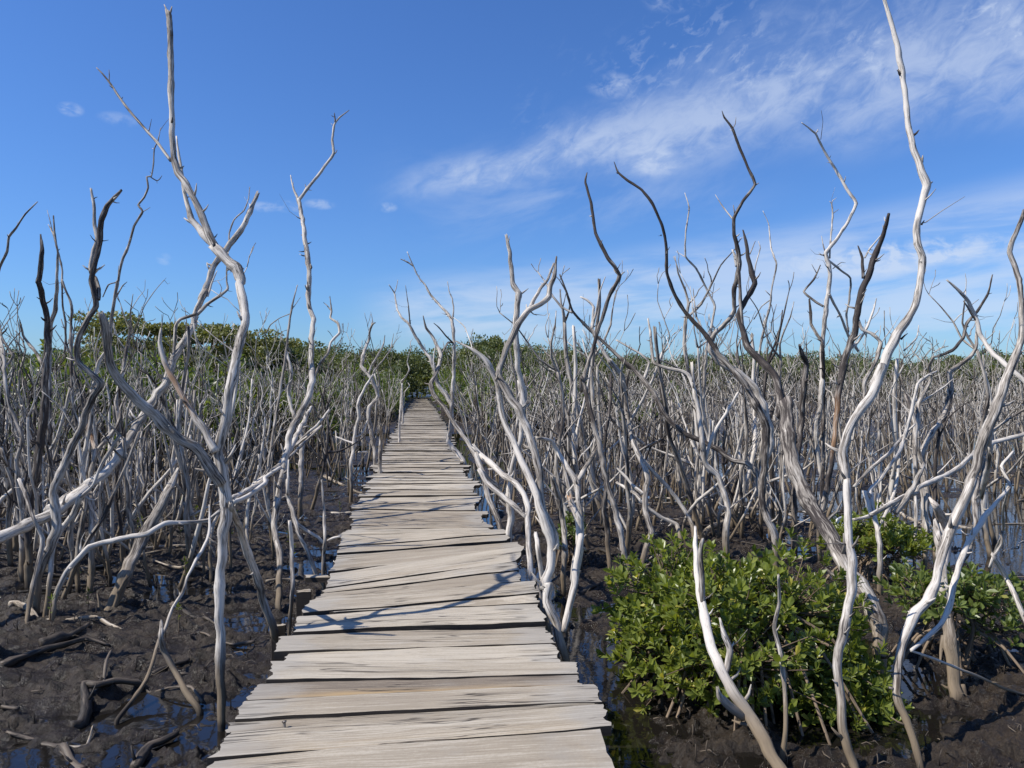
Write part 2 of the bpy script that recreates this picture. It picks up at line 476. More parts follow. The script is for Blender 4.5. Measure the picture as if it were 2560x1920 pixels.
class Tubes:
    def __init__(s): s.V = []; s.F4 = []; s.F3 = []; s.B = []; s.T = []; s.O = []; s.n = 0
    def add(s, P, R, sides=8, tone=.4, orange=None, rs=RS, rough=0.13, cap='rough', tone_end=None, lobes=0.0):
        P = np.asarray(P, float); R = np.asarray(R, float)
        n = len(P)
        T = np.gradient(P, axis=0)
        T /= np.maximum(np.linalg.norm(T, axis=1), 1e-9)[:, None]
        if rough > .1 and n > 4:
            Lk = np.r_[0, np.cumsum(np.linalg.norm(np.diff(P, axis=0), axis=1))]
            s0 = rs.randint(1 << 20)
            env = np.minimum(1, np.minimum(np.arange(n), np.arange(n)[::-1]) / 3.0)
            for ax_ in range(3):
                P = P + 0
                P[:, ax_] += (vnoise(Lk / .085, Lk * 0 + ax_ * 3.7, s0) - .5) * R * .42 * env + (vnoise(Lk / .26, Lk * 0 + ax_ * 5.1, s0 + 3) - .5) * R * .16 * env
            kn = np.zeros(n)
            for _ in range(int(Lk[-1] / .22) + 1):
                q0 = rs.rand() * Lk[-1]; kn += rs.uniform(.03, .17) * np.exp(-((Lk - q0) / (.018 + R.mean() * .5)) ** 2)
            R = R * (1 + kn)
        ref = np.array([1.0, 0.13, 0.07])
        if abs(T[0] @ ref) > .9: ref = np.array([0, 1.0, 0])
        U = np.zeros_like(P)
        u = ref - T[0] * (T[0] @ ref); u /= np.linalg.norm(u)
        for i in range(n):
            u = u - T[i] * (T[i] @ u); u /= max(np.linalg.norm(u), 1e-9); U[i] = u
        Wv = np.cross(T, U)
        th = np.arange(sides) / sides * 2 * math.pi
        L = np.r_[0, np.cumsum(np.linalg.norm(np.diff(P, axis=0), axis=1))]
        seed = rs.randint(1 << 20)
        nz = vnoise(L[:, None] * 9 + 0 * th, (th / (2 * math.pi) * 4)[None, :] % 4 + 0 * L[:, None], seed)
        nz2 = vnoise(L * 14 + 3.1, L * 0 + 1.5, seed + 5)
        rr = R[:, None] * (1 + rough * 2 * (nz - .5) + rough * 1.3 * (nz2[:, None] - .5))
        if lobes:
            ph = rs.rand() * 6
            rr *= 1 + lobes * np.sin(th[None, :] * 3 + ph + L[:, None] * 1.5)
        X = P[:, None, :] + rr[:, :, None] * (np.cos(th)[None, :, None] * U[:, None, :] + np.sin(th)[None, :, None] * Wv[:, None, :])
        if cap == 'rough' and n > 2:      # jagged broken end
            X[-1] += T[-1] * (rs.rand(sides, 1) * 2.2 - .2) * R[-1]
        off = rs.rand(3) * 50
        bk = np.stack([R[:, None] * np.cos(th), R[:, None] * np.sin(th), L[:, None] + 0 * th], -1) + off
        base = s.n
        s.V.append(X.reshape(-1, 3)); s.B.append(bk.reshape(-1, 3))
        tn = np.linspace(tone, tone if tone_end is None else tone_end, n)
        s.T.append(np.repeat(tn, sides))
        o = np.zeros(n) if orange is None else np.interp(np.linspace(0, 1, n), orange[0], orange[1])
        s.O.append(np.repeat(o, sides))
        i = np.arange(n - 1)[:, None] * sides; j = np.arange(sides)[None, :]; j2 = (j + 1) % sides
        s.F4.append(np.stack([base + i + j, base + i + j2, base + i + sides + j2, base + i + sides + j], -1).reshape(-1, 4))
        # end caps
        for row, fl in ((0, True), (n - 1, False)):
            c = len(X) * sides
            cp = P[row] + (0 if row == 0 else 1) * T[row] * R[row] * .3
            ci = base + n * sides + (0 if row == 0 else 1)
            s.V.append(cp[None]); s.B.append(off[None]); s.T.append(tn[row:row + 1]); s.O.append(o[row:row + 1])
            a = base + row * sides + np.arange(sides); b = base + row * sides + (np.arange(sides) + 1) % sides
            s.F3.append(np.stack([np.full(sides, ci), b, a] if fl else [np.full(sides, ci), a, b], -1))
        s.n += n * sides + 2
    def spurs(s, P, R, dens, rs, tone, sides=5):
        L = np.linalg.norm(np.diff(P, axis=0), axis=1).sum()
        k = int(L * dens + rs.rand())
        for _ in range(k):
            i = rs.randint(1, len(P) - 1)
            t = P[min(i + 1, len(P) - 1)] - P[i - 1]; t /= np.linalg.norm(t) + 1e-9
            q = rs.randn(3); q -= t * (q @ t); q /= np.linalg.norm(q) + 1e-9
            dr = q * 1.0 + t * rs.uniform(.1, .9); dr /= np.linalg.norm(dr)
            ln = R[i] * rs.uniform(1.4, 3.2) + .006
            r = min(R[i] * rs.uniform(.18, .4), .010)
            pts = [P[i] + dr * R[i] * .5, P[i] + dr * (R[i] + ln * .5), P[i] + dr * (R[i] + ln) + t * ln * .2]
            s.add(pts, [r * 1.5, r, r * .4], sides, tone, None, rs, .1, cap='')
            if rs.rand() < .16 and R[i] < .03:      # a thin surviving twig
                q0 = pts[1]; ln = rs.uniform(.06, .24); d1 = dr + rs.randn(3) * .3; d2 = d1 + rs.randn(3) * .5 + [0, 0, .4]
                tw = [P[i] + dr * R[i] * .3, q0, q0 + d1 * ln * .5, q0 + d1 * ln * .5 + d2 * ln * .5]
                s.add(tw, [.0035, .003, .0024, .0012], 4, tone, None, rs, .1, cap='')
    def build(s, name, mat, parent=None, smooth=True, origin=None):
        V = np.vstack(s.V)
        if origin is not None: V = V - np.asarray(origin)
        return link_mesh(name, V, [np.vstack(s.F4), np.vstack(s.F3)], mat, parent,
                         {'bark': np.vstack(s.B), 'tone': np.concatenate(s.T), 'orange': np.concatenate(s.O)}, smooth)


def trace_tree(label, Y0, Y1, trunk, branches=(), tone=.35, name='dead_tree', cat='dead tree', group=None, ground=True,
               mat=None, wob=0.02, orange=None, step=.03, tone_end=None, spur=2.2, Yk=None, lobes=.035):
    """trunk: base-to-tip trace; branches: (trace, depth change, tone[, orange])"""
    seed = abs(hash(label)) % 1000 if False else sum(ord(c) * (i + 1) for i, c in enumerate(label)) % 99991
    rs = np.random.RandomState(seed)
    mat = mat or M_BARK
    a = parse(trunk); a[:, 2] *= .79
    dist = np.r_[0, np.cumsum(np.hypot(*np.diff(a[:, :2], axis=0).T))]; dist /= dist[-1]
    if Yk is not None:
        Ys = np.interp(dist, Yk[0], Yk[1])
    else:
        Ys = Y0 + (Y1 - Y0) * dist
        ph = rs.rand(2) * 6
        Ys = Ys + wob * Y0 * np.sin(dist * 7 + ph[0]) * dist + wob * .5 * Y0 * np.sin(dist * 15 + ph[1]) * dist
    P = np.array([unproj(u, v, y) for (u, v, _), y in zip(a, Ys)])
    R = a[:, 2] / FP * Ys / 2
    if ground:
        if P[0, 2] > .03:
            P = np.vstack([[P[0, 0] + .0, P[0, 1], -.15], P]); R = np.r_[R[0] * 1.05, R]
            a2 = np.vstack([a[:1], a]); Ys2 = np.r_[Ys[:1], Ys]
        else:
            P = np.vstack([[P[0, 0], P[0, 1], min(P[0, 2], 0) - .15], P]); R = np.r_[R[0] * 1.1, R]
            a2 = np.vstack([a[:1], a]); Ys2 = np.r_[Ys[:1], Ys]
    else:
        a2, Ys2 = a, Ys
    org = np.array([P[0, 0], P[0, 1], max(P[0, 2], 0.0) if ground else P[0, 2]])
    e = empty(name, org, label, cat, group)
    PP, RR = catmull(P, R, step)
    tb = Tubes()
    tb.add(PP, RR, 12, tone, orange, rs, .12, tone_end=tone_end, lobes=lobes)
    tb.spurs(PP, RR, spur, rs, tone)
    tb.build('trunk' if branches or cat == 'dead tree' else 'stem', mat, e, origin=org)
    known = [(a2[:, :2], Ys2)]
    for br in branches:
        tr, dY, tn = br[0], br[1], br[2]
        orr = br[3] if len(br) > 3 else None
        b = parse(tr); b[:, 2] *= .80
        bd, bY = 1e9, Ys[0]
        for (uv, ys) in known:      # depth of the parent limb where this one leaves it
            for i in range(len(uv) - 1):
                p, q = uv[i], uv[i + 1]; dq = q - p
                t = np.clip(((b[0, :2] - p) @ dq) / max(dq @ dq, 1e-6), 0, 1)
                dd = np.hypot(*(p + dq * t - b[0, :2]))
                if dd < bd: bd, bY = dd, ys[i] * (1 - t) + ys[i + 1] * t
        ds = np.r_[0, np.cumsum(np.hypot(*np.diff(b[:, :2], axis=0).T))]; ds /= ds[-1]
        if isinstance(dY, (list, tuple)): by = np.interp(ds, dY[0], dY[1])
        else: by = bY + dY * ds
        known.append((b[:, :2], by))
        BP = np.array([unproj(u, v, y) for (u, v, _), y in zip(b, by)])
        BR = b[:, 2] / FP * by / 2
        PP, RR = catmull(BP, BR, step)
        tb = Tubes()
        tb.add(PP, RR, 10 if RR.max() > .012 else 7, tn, orr, rs, .12, lobes=lobes * .7)
        tb.spurs(PP, RR, spur * 1.2, rs, tn)
        tb.build('branch' if RR.max() > .011 else 'twig', mat, e, origin=org)
    return e


# ------------------------------------------------------------------ dead trees traced one by one
T = trace_tree
T('tall bleached white dead tree beside the left edge of the boardwalk, splitting into three limbs', 4.3, 5.5,
  'C 1275,1530,48 1275,1300,60 1265,1100,64 1265,900,68 1262,700,70 1268,500,70 1280,380,68 1290,280,86 1298,180,80 B 1560,1580,92 1550,1400,104 1535,1290,110 1510,1180,85 1540,1050,80 1570,850,76 1590,770,88 1620,600,80 1660,400,76 1690,300,72 1685,180,76 1650,30,70 A 1330,1560,60 1315,1490,74 1250,1430,64 1190,1370,62',
  [('A 1195,1375,56 1150,1290,46 1120,1200,45 1080,1110,45 1030,1020,46 985,950,44 960,880,42 955,780,40 950,640,38 948,500,37 948,350,38 945,200,38 935,90,38 932,75,30', .5, .45),
   ('A 935,95,22 925,60,14 912,32,7', .02, .5), ('A 938,95,20 948,60,13 952,42,7', .02, .6),
   ('A 1200,1385,50 1120,1290,46 1060,1210,38 1040,1140,30 1020,1060,27 1010,960,20 990,860,17 978,760,9', .35, .25),
   ('A 1062,1232,22 1040,1222,16 1022,1208,8', .0, .2),
   ('A 945,890,22 880,800,19 800,710,18 740,640,16 680,565,16 630,490,14 605,455,13 570,410,10 538,378,7', .4, .62),
   ('A 605,457,9 607,420,7 605,390,4', .0, .6),
   ('B 1490,1190,72 1420,1060,60 1350,960,56 1300,870,52 1220,730,52 1160,610,48 1120,500,44 1105,430,36 1112,345,20', [[0, 1], [4.64, 4.8]], .35, ([0, .25, .4, .62, .8, 1], [0, 0, .9, .8, .1, 0])),
   ('B 1530,1410,100 1480,1320,96 1400,1210,90 1330,1140,92 1230,1090,82 1150,1020,88 1080,930,84 980,850,80 880,760,76 810,680,74 760,560,74 740,460,74 730,360,68 718,290,66 700,235,46', [[0, .4, 1], [4.6, 4.45, 4.15]], .5),
   ('B 1310,1120,40 1318,1095,26 1316,1078,12', 0.0, .3),
   ('A 1345,1490,20 1338,1480,12', 0, .2)],
  tone=.28, tone_end=.3, Yk=([0, .57, .72, .93, 1], [4.4, 4.67, 4.73, 5.28, 5.35]))

T('bare grey pole leaning against the tall white tree beside the boardwalk, no branches', 5.5, 4.75,
  'C 1640,1010,46 1600,930,56 1560,820,56 1520,720,56 1480,560,54 1420,400,54 1370,260,50 1335,170,42 1330,140,30', (), tone=.45, spur=.4)

T('dark twisted dead tree at far left, its bent trunk forking into two thick broken prongs', 6.4, 6.6,
  'C 215,930,38 213,700,46 215,560,62 268,420,62 330,280,60 310,100,62 B 365,1480,64 380,1410,62 450,1280,62 490,1150,62 550,1050,56 600,900,56 650,790,62 692,710,62 620,640,50 540,560,50 530,460,45 560,370,45 620,250,45 665,180,46 650,60,42 A 512,1548,38 530,1450,34 555,1330,34 560,1220,36 590,1150,34 640,1090,28 668,1058,18',
  [('A 505,1510,26 500,1480,26 515,1400,28 540,1325,26 522,1250,26 522,1150,22 505,1048,15', .2, .6),
   ('A 520,1100,10 530,1093,6 540,1090,3', 0, .7), ('A 562,1333,10 580,1332,6 600,1328,3', 0, .7),
   ('A 545,1659,24 548,1600,30 530,1545,24', .1, .8),
   ('B 330,1520,30 300,1535,16', -.1, .1), ('B 480,1110,20 500,1095,9', 0, .2)],
  tone=.3, tone_end=.85)

T('thick smooth silver limb curving up from the lower left corner to a forked dark tip', 5.0, 9.5,
  'K -250,1640,44 -140,1420,44 -60,1240,40 C -60,360,76 0,338,76 100,290,76 200,240,76 330,180,78 420,110,74 500,50,78 B 330,1600,80 430,1540,86 520,1470,88 640,1400,80 760,1310,76 830,1200,76 910,1070,72 1000,920,66 1080,800,62 1150,700,62 1190,570,60 1250,460,58 1330,330,52 1360,200,50 1420,80,50 A 1110,1655,46 1150,1560,42 1180,1470,42 1240,1400,40 1300,1320,40 1360,1230,38 1400,1130,30 1425,1072,22',
  [('A 1268,1350,12 1268,1290,11 1295,1215,11 1350,1165,9 1375,1100,7 1382,1035,4', .3, .5),
   ('B 1362,240,32 1430,170,28 1520,110,24 1575,60,20 1568,10,14 A 1255,1500,11 1262,1400,9', .3, .5),
   ('B 1180,620,28 1200,500,25 1215,320,27 1250,270,26 1350,238,26', .2, .5),
   ('A 1150,1640,12 1170,1570,14 1200,1500,6', .1, .3)],
  tone=.25, tone_end=.5, lobes=.09)

T('long pale branch bending sideways low across the mud behind the tall white tree', 6.0, 6.5,
  'C 290,860,36 320,660,36 380,530,36 440,460,38 510,385,40 600,360,38 730,330,36 850,310,38 950,250,34 1050,245,30 1150,240,28 1200,230,26 1262,180,22', (), tone=.2)

T('tall slender grey dead tree left of the boardwalk ending in a high sweeping Y', 6.6, 10.2,
  'C 1605,760,46 1610,560,42 1615,430,45 1590,340,45 1575,250,45 1600,120,42 B 1900,1650,52 1930,1450,54 1970,1250,56 2000,1080,60 2060,950,60 2130,820,60 2160,700,56 2150,550,48 2155,400,42 2165,270,44 2135,180,40 2130,40,36 A 1705,1655,30 1710,1500,34 1690,1350,32 1680,1250,29 1660,1150,26 1650,1105,26',
  [('A 1652,1108,22 1720,1020,22 1790,930,21 1845,850,20 1838,770,15 1850,690,14 1880,650,11 1930,612,5', .4, .45),
   ('A 1650,1105,18 1630,1060,14 1615,1010,10 1608,972,6', .2, .3),
   ('A 1845,852,12 1858,845,7 1865,830,3', 0, .6), ('A 1855,680,12 1852,650,9 1850,628,5', 0, .8), ('A 1853,650,6 1840,645,4 1832,640,2', 0, .8),
   ('A 1712,1500,10 1722,1480,14 1718,1462,6', 0, .6),
   ('E 200,790,24 270,590,22 330,510,22 350,430,20 412,365,22 400,300,22 350,262,18 355,220,18 352,170,12 345,112,5', .8, .45),
   ('E 352,210,12 325,175,8 300,155,4', .1, .6)],
  tone=.5, tone_end=.35)

T('long pale forked limb slanting up behind the tall white tree and the slender tree', 6.6, 10.2,
  'C 1330,110,40 1450,50,38 1530,5,38 B 1750,1420,42 1850,1350,46 1930,1280,44 2000,1180,44 2050,1080,45 2110,960,42 2150,880,25', 
  [('B 1850,1345,24 1870,1180,24 1905,950,23 1940,750,23 1978,500,22 2000,300,18 2020,180,16 2055,40,8', .5, .55),
   ('B 2022,200,6 2050,160,6 2078,118,3', .1, .6), ('B 2000,235,8 1930,265,8 1870,310,10 1840,370,9', .2, .6),
   ('B 1990,1230,24 2070,1160,22 2150,1080,22 2220,1010,22 E 100,1150,20 190,1060,22 260,1000,22 340,900,20', 1.5, .3),
   ('C 1340,130,36 1430,90,34 1530,20,32 B 1830,1370,30 1930,1300,26', .6, .2)],
  tone=.3, ground=False)

T('thin crooked stick tree by the boardwalk edge with a pale side branch joining the pole', 6.9, 7.2,
  'C 1865,630,28 1830,560,32 1780,430,30 1720,310,30 1690,200,34 1660,100,26 1655,0,22 B 1985,1480,26 1990,1400,22 1995,1250,14',
  [('C 1690,190,22 1710,250,22 1760,290,22 1830,330,22 1862,362,18', 0, .2), ('C 1715,235,10 1735,215,8 1748,200,4', 0, .2),
   ('C 1655,105,18 1645,85,8', 0, .3)], tone=.4)
T('straight thin grey pole standing at the boardwalk edge, cut off flat at the top', 6.9, 6.9,
  'C 1860,560,26 1865,430,26 1870,350,24 1865,150,18 1852,0,16 E 288,1382,14', 
  [('C 1885,350,12 1920,335,18 1960,325,16', 0, .3)], tone=.4, spur=.3)
T('short broken dead stub left of the boardwalk just in front of the side post', 5.9, 6.0,
  'C 1665,880,26 1675,760,28 1685,600,30 1680,400,30 1668,245,24', [('C 1663,830,14 1650,805,7', 0, .2)], tone=.45, spur=.3)
T('forked grey stub straddling the mud like an upside-down V, foreground left', 4.62, 4.9,
  'C 1150,1335,52 1070,1220,42 1000,1100,40 940,980,40 925,900,32 928,820,22', (), tone=.55, spur=.3, tone_end=.25)
T('thin knobbly pale stick leaning over the upside-down V stub in the foreground mud', 4.5, 6.2,
  'C 675,1390,36 770,1260,30 840,1160,28 880,1050,26 905,945,24 950,850,20 990,740,22 1050,650,22 1080,560,20 1130,460,22 1190,350,22 1205,290,20 1207,200,14 1205,145,7',
  [('C 1010,735,12 1000,715,6', 0, .2), ('C 1190,355,14 1225,400,12 1240,440,8', .1, .4)], tone=.3, spur=2.5)
T('heavy weathered trunk leaning right, widest dead trunk on the left mud flat', 6.46, 7.6,
  'C 605,815,84 680,650,76 740,520,80 800,380,84 870,260,78 930,150,66 975,60,58 B 1080,1620,70 1140,1500,66 1200,1380,50 1230,1310,22',
  [('C 650,770,40 690,640,34 730,560,22', 0, .8)], tone=.55, lobes=.16)

# group of upright trunks at the left
T('straight grey trunk with muddy brown foot, second upright from the left photo edge', 7.6, 7.9,
  'C 125,590,40 125,400,40 130,200,40 100,0,38 B 115,1250,34 150,1100,30 100,950,28 60,850,26 35,700,28 25,500,24 5,400,16', (), tone=.5)
T('stout pale-footed upright trunk under the curved silver limb, left mud flat', 7.2, 7.7,
  'C 515,655,46 525,500,42 530,300,42 522,80,40 B 620,1500,44 625,1380,42 650,1250,40 660,1170,40 630,1080,34 600,1000,26',
  [('B 665,1180,30 720,1120,34 790,1040,32 830,960,30 830,890,20 870,800,14', .4, .5)], tone=.4, orange=([0, .8, .92, 1], [0, 0, .9, .6]))
T('thin trunk with a dark foot leaning at far left in front of the mud bank', 5.8, 6.5,
  'C 130,955,30 170,700,32 215,500,36 245,340,32 190,220,24 150,100,26 110,0,24', (), tone=.5)
T('thin pale upright close behind the twisted dark tree, brown at its foot', 6.3, 6.7,
  'C 250,855,32 280,600,32 300,400,38 340,300,40 420,190,40 470,90,36 B 560,1500,28 640,1420,24 700,1280,26 760,1180,28 820,1080,30', (), tone=.35)
T('tall straight dark pole at left rising past the tree line to a forked top', 8.2, 8.4,
  'B 350,1640,44 350,1500,42 345,1200,42 340,900,40 340,500,38 350,300,36 385,200,35 395,20,28 A 316,1540,17 320,1400,14 302,1300,14 297,1195,8',
  [('A 305,1320,12 290,1280,11 268,1242,4', .2, .6), ('A 292,1290,6 280,1230,5 262,1162,3', .2, .6)], tone=.6)
T('thick dark snag at left with a blunt pointed top above the tree line', 7.5, 7.5,
  'B 200,1600,62 240,1350,60 280,1130,62 310,900,60 310,700,54 325,450,50 325,250,46 300,150,46 275,20,44 A 215,1560,34 232,1400,27 226,1298,10', (), tone=.85, lobes=.1)
T('thin wavy dark pole at left, right of the straight dark pole', 8.6, 8.8,
  'B 570,1500,30 540,1100,26 500,800,26 490,600,24 490,350,24 497,180,22 450,60,18 430,0,16 A 345,1600,13 345,1500,12 330,1420,12 310,1360,9',
  [('B 440,500,20 450,480,18 455,300,18 435,180,16 430,30,13', .2, .7)], tone=.6)
T('slim tall zigzag dead tree at left with a thin hooked twig high against the sky', 7.3, 7.9,
  'C 450,640,34 440,500,34 460,300,32 500,100,32 B 560,1400,34 590,1200,34 620,1000,36 640,850,36 650,720,36 690,560,30 740,480,28 765,430,28 770,280,28 795,130,28 812,10,26 A 655,1550,17 680,1430,17 715,1350,17 745,1250,16 790,1170,15 766,1135,14 800,1090,14 820,1040,13 815,980,12 840,975,10 850,900,10 855,825,9 875,780,7 890,708,4',
  [('A 835,980,9 850,990,8 870,1000,7 885,990,6 897,972,3', .1, .4), ('A 788,1172,8 812,1160,5 832,1147,2', 0, .5), ('A 868,1000,5 870,1013,3', 0, .4),
   ('A 640,1562,9 600,1575,8 570,1640,7', .1, .6), ('A 645,1640,10 678,1582,8 702,1560,4', .1, .6), ('A 855,825,6 845,822,3', 0, .4),
   ('A 655,1540,6 655,1500,5 656,1470,3', 0, .6)], tone=.45)
T('dead branch tip reaching in from outside the left edge against the blue sky', 5.2, 5.4,
  'K -120,1500,30 -90,1200,26 -60,900,20 -20,700,14 A -15,1540,20 0,1475,18 40,1390,16 50,1310,14 90,1260,14 140,1185,12 208,1117,6', 
  [('A 50,1310,8 45,1300,5', 0, .3)], tone=.45)
T('white-flecked crooked trunk at the extreme left edge with a curled dark branch', 8.8, 9.0,
  'B 110,1640,50 140,1500,46 150,1300,44 110,1050,40 60,900,38 40,750,34 20,550,30 0,400,24',
  [('B 20,620,26 70,560,22 90,520,22 50,460,22 10,380,18 40,350,12 50,330,8', .2, .7), ('B 20,440,14 0,300,12', .1, .6)], tone=.4)
T('arched dark branch tree between the left snag and the flat-topped green tree', 10, 10.4,
  'B 330,1300,30 320,1000,30 300,620,28 250,500,26 200,440,24 160,380,20 145,310,14', [('B 165,430,12 130,380,9 105,350,5', .1, .6)], tone=.65)
T('slim dead tree with long twig tops rising in front of the flat-topped green tree', 9.5, 10,
  'B 830,1250,30 820,1000,30 800,850,30 850,620,28 880,450,26 900,330,20 905,200,10 920,100,6',
  [('B 900,400,12 960,280,9 1000,180,8 1060,90,7 1135,0,4 A 900,1560,3 920,1536,2', .2, .5), ('B 905,210,7 960,120,6 1000,70,4 1005,0,3', .1, .5),
   ('B 1010,135,5 975,80,4 942,45,2', 0, .5), ('B 890,330,8 860,260,7 835,190,5', .1, .6)], tone=.55)

# centre
T('curved white dead tree springing from the right edge of the boardwalk about halfway along', 14.6, 15.4,
  'E 1270,1275,48 1230,1200,42 1165,1120,42 1180,1000,36 1190,850,32 1202,600,28 1206,440,26 1190,285,26 1150,220,22 1090,160,20 1040,100,18 1000,30,15 965,-10,13 K 895,580,4 880,545,2',
  [('E 1192,300,14 1200,200,13 1190,130,12 1170,80,9 1158,12,5', .2, .5), ('E 1200,440,16 1150,390,13 1100,330,10 1065,300,6', -.3, .8),
   ('E 1200,440,10 1160,430,9 1120,500,9 1090,540,7', -.2, .5), ('K 893,575,4 880,566,4 866,560,2', 0, .6)], tone=.3)
T('white zigzag dead tree leaning left over the far right boardwalk edge', 15, 15.5,
  'E 1190,880,32 1150,800,36 1090,720,36 1060,600,32 1040,540,30 1000,490,26 950,410,26 895,310,22 840,260,18 810,200,15 790,90,12 755,35,7',
  [('E 790,95,9 805,50,7 815,0,4', .1, .4), ('E 900,305,13 885,160,9 868,38,4', .1, .7)], tone=.35, ground=False)
T('long thin dark trunk leaning right across the curved white tree by the far boardwalk', 8.2, 9.6,
  'G 150,1180,50 100,1050,50 60,950,48 E 1400,1340,42 1350,1210,42 1300,1120,38 1230,1030,37 1150,900,36 1060,790,36 1045,720,36 1080,640,34 1112,520,32 1060,400,26 1010,330,20 990,250,8',
  [('E 1075,650,16 1060,560,14 1070,480,12 1080,410,4', .1, .2), ('E 1110,520,10 1160,440,9 1175,425,5', .1, .5)], tone=.5)
T('large white forked dead tree just right of the boardwalk, its S-shaped trunk split low', 4.95, 5.6,
  'D 1950,980,48 1920,870,58 1890,760,56 1850,650,62 1850,560,62 G 440,1570,78 490,1450,76 500,1330,76 470,1200,80 420,1060,78 E 1780,1500,64 1700,1320,56 1630,1150,56 1560,1000,58 1525,900,56 1500,720,52 1440,580,52 1400,530,40 1330,480,25 1220,425,12',
  [('G 520,1310,62 515,1220,64 440,1030,58 E 1800,1450,60 1790,1300,62 1740,1130,62 1700,1000,62 1640,880,62 1560,760,64 1508,650,60 1540,540,50 1600,400,60 1650,300,60 1720,210,50 1800,170,45 1860,115,52 1870,40,38 K 1197,600,12 1202,556,4', .7, .45),
   ('E 1730,190,36 1760,130,34 1800,60,30 1850,0,22 K 1196,570,5', .3, .4),
   ('E 1330,480,10 1320,440,9 1280,330,10 1240,290,8 1200,260,5', .5, .4),
   ('D 1932,810,42 1960,700,46 1985,580,48 2000,450,46 2022,300,48 G 650,1520,76 665,1400,76 692,1250,74 688,1100,70 640,1010,56 620,950,36', .55, .3, ([0, .9, .97, 1], [0, 0, .3, 1.0]))],
  tone=.15, tone_end=.25)
T('slender grey tree behind the large white forked tree, its dark stub top against sky', 7.6, 8.2,
  'D 1640,310,46 1655,200,46 1640,80,44 G 205,1050,52 195,950,50 210,850,45 230,720,42 280,560,40 290,400,40 300,300,50 280,150,46 E 1690,900,46 1680,750,46 1645,600,46 1632,450,48 1632,300,50 1640,180,50 1652,95,52 1610,30,42 K 1103,570,12 1100,540,11 1094,510,7',
  [('E 1660,100,20 1690,80,14 1715,60,5', .1, .6)], tone=.3)
T('pale dead tree arching from beside the deck, its tip broken over the black water', 5.8, 8.0,
  'D 1850,790,46 1800,640,46 G 410,1640,50 360,1500,50 338,1300,46 332,1090,46 328,1000,46 300,930,46 240,850,50 150,790,50 60,700,50 0,655,48 E 1540,1340,44 1400,1220,40 1340,1140,20',
  [('G 320,1090,40 230,1000,44 150,940,44 50,850,44 0,760,44 E 1500,1440,48 1420,1380,46 1360,1210,34', .6, .3)], tone=.3)
T('short pale broken post between the arching dead tree and the large white tree', 5.3, 5.4,
  'G 450,1600,42 430,1500,44 400,1300,42 385,1205,32', (), tone=.3, spur=.5)
T('bare grey trunk with a brown foot right of the white forked trees', 7.2, 7.4,
  'G 582,1625,30 575,1500,46 590,1300,46 570,1100,44 545,950,44 500,810,36', (), tone=.4)
T('white Y-shaped dead tree right of the boardwalk with its two arms spread at head height', 8.2, 8.5,
  'G 690,1180,44 700,1080,42 680,950,46 665,840,60 610,750,42 540,640,40 490,560,32 400,540,26',
  [('G 670,850,42 720,760,38 770,680,36 812,605,22', .2, .4), ('G 650,860,18 625,890,18 602,915,16 615,960,16 622,1010,12', -.1, .2),
   ('G 680,700,12 700,660,14 760,600,12 790,540,8', .2, .3)], tone=.3)
T('long slim trunk climbing to a tall dark hooked tip left of centre-right sky', 7.3, 8.2,
  'G 1065,1610,50 1010,1400,48 970,1180,50 930,1030,52 880,850,46 830,600,46 790,450,42 740,250,42 705,120,36 F 105,1480,26 125,1380,26 150,1300,24 190,1170,22 240,1020,22 285,932,24 220,840,22 170,730,19 150,600,17 122,490,14 128,445,7',
  [('F 285,935,12 300,920,8 308,915,4', 0, .3), ('F 190,790,8 200,765,4', 0, .7), ('F 275,900,6 288,875,3', 0, .6)], tone=.5, tone_end=.98)
T('very tall dark curved branch tree whose tip arcs left high over the thicket', 7.8, 8.4,
  'G 2040,1230,60 1980,1080,56 1950,960,54 F 985,1659,46 900,1480,36 830,1385,33 760,1310,31 690,1210,28 600,1110,22 540,1010,21 510,920,19 505,780,18 480,680,17 440,590,17 390,525,17 320,480,15 275,440,12 258,392,4',
  [('F 275,448,6 268,442,3', 0, .8), ('F 690,1210,10 650,1130,10 640,1060,8 635,995,4', .3, .5)], tone=.55, tone_end=1.08)
T('dark snaking limb sagging across the middle of the right thicket', 8.2, 9.5,
  'G 2050,1250,48 1960,1000,50 1930,880,52 1920,780,42 1850,715,40 1740,690,42 1650,620,42 1550,570,42 1420,510,42 1320,430,42 1250,330,42 1200,230,42 1130,140,44 1060,60,32 980,-10,30 F 330,1370,22 230,1270,20 130,1180,18 60,1100,14 30,1010,12 0,930,8',
  [('F 400,1430,18 425,1350,15 390,1310,13 270,1240,9', .2, .2), ('F 60,1110,14 10,1080,12 0,1000,7 ', .1, .6)], tone=.7)
T('slim grey trunk with a white elbow branch standing clear on the dark mud', 7.6, 8.6,
  'G 1110,1540,46 1130,1370,48 1185,1190,50 1140,1050,48 1140,920,50 1165,830,44 1130,720,45 1060,580,45 1020,400,42 1000,250,42 980,110,42 890,0,42 F 232,1335,22 170,1230,20 150,1180,18',
  [('G 1135,930,34 1060,870,28 1000,800,24 950,750,16', .2, .15), ('F 152,1190,16 175,1100,12 190,1010,9 215,940,5', .1, .4), ('F 152,1180,15 160,1085,15 130,1050,14 100,1035,9', .1, .15)], tone=.4)
T('dark charred-looking slim trunk standing in the mud beside the young shrub', 7.8, 8.1,
  'G 905,1510,34 885,1300,44 875,1150,46 855,1040,50 870,900,36 860,700,30 870,500,28 900,300,28 905,100,26', (), tone=.9)
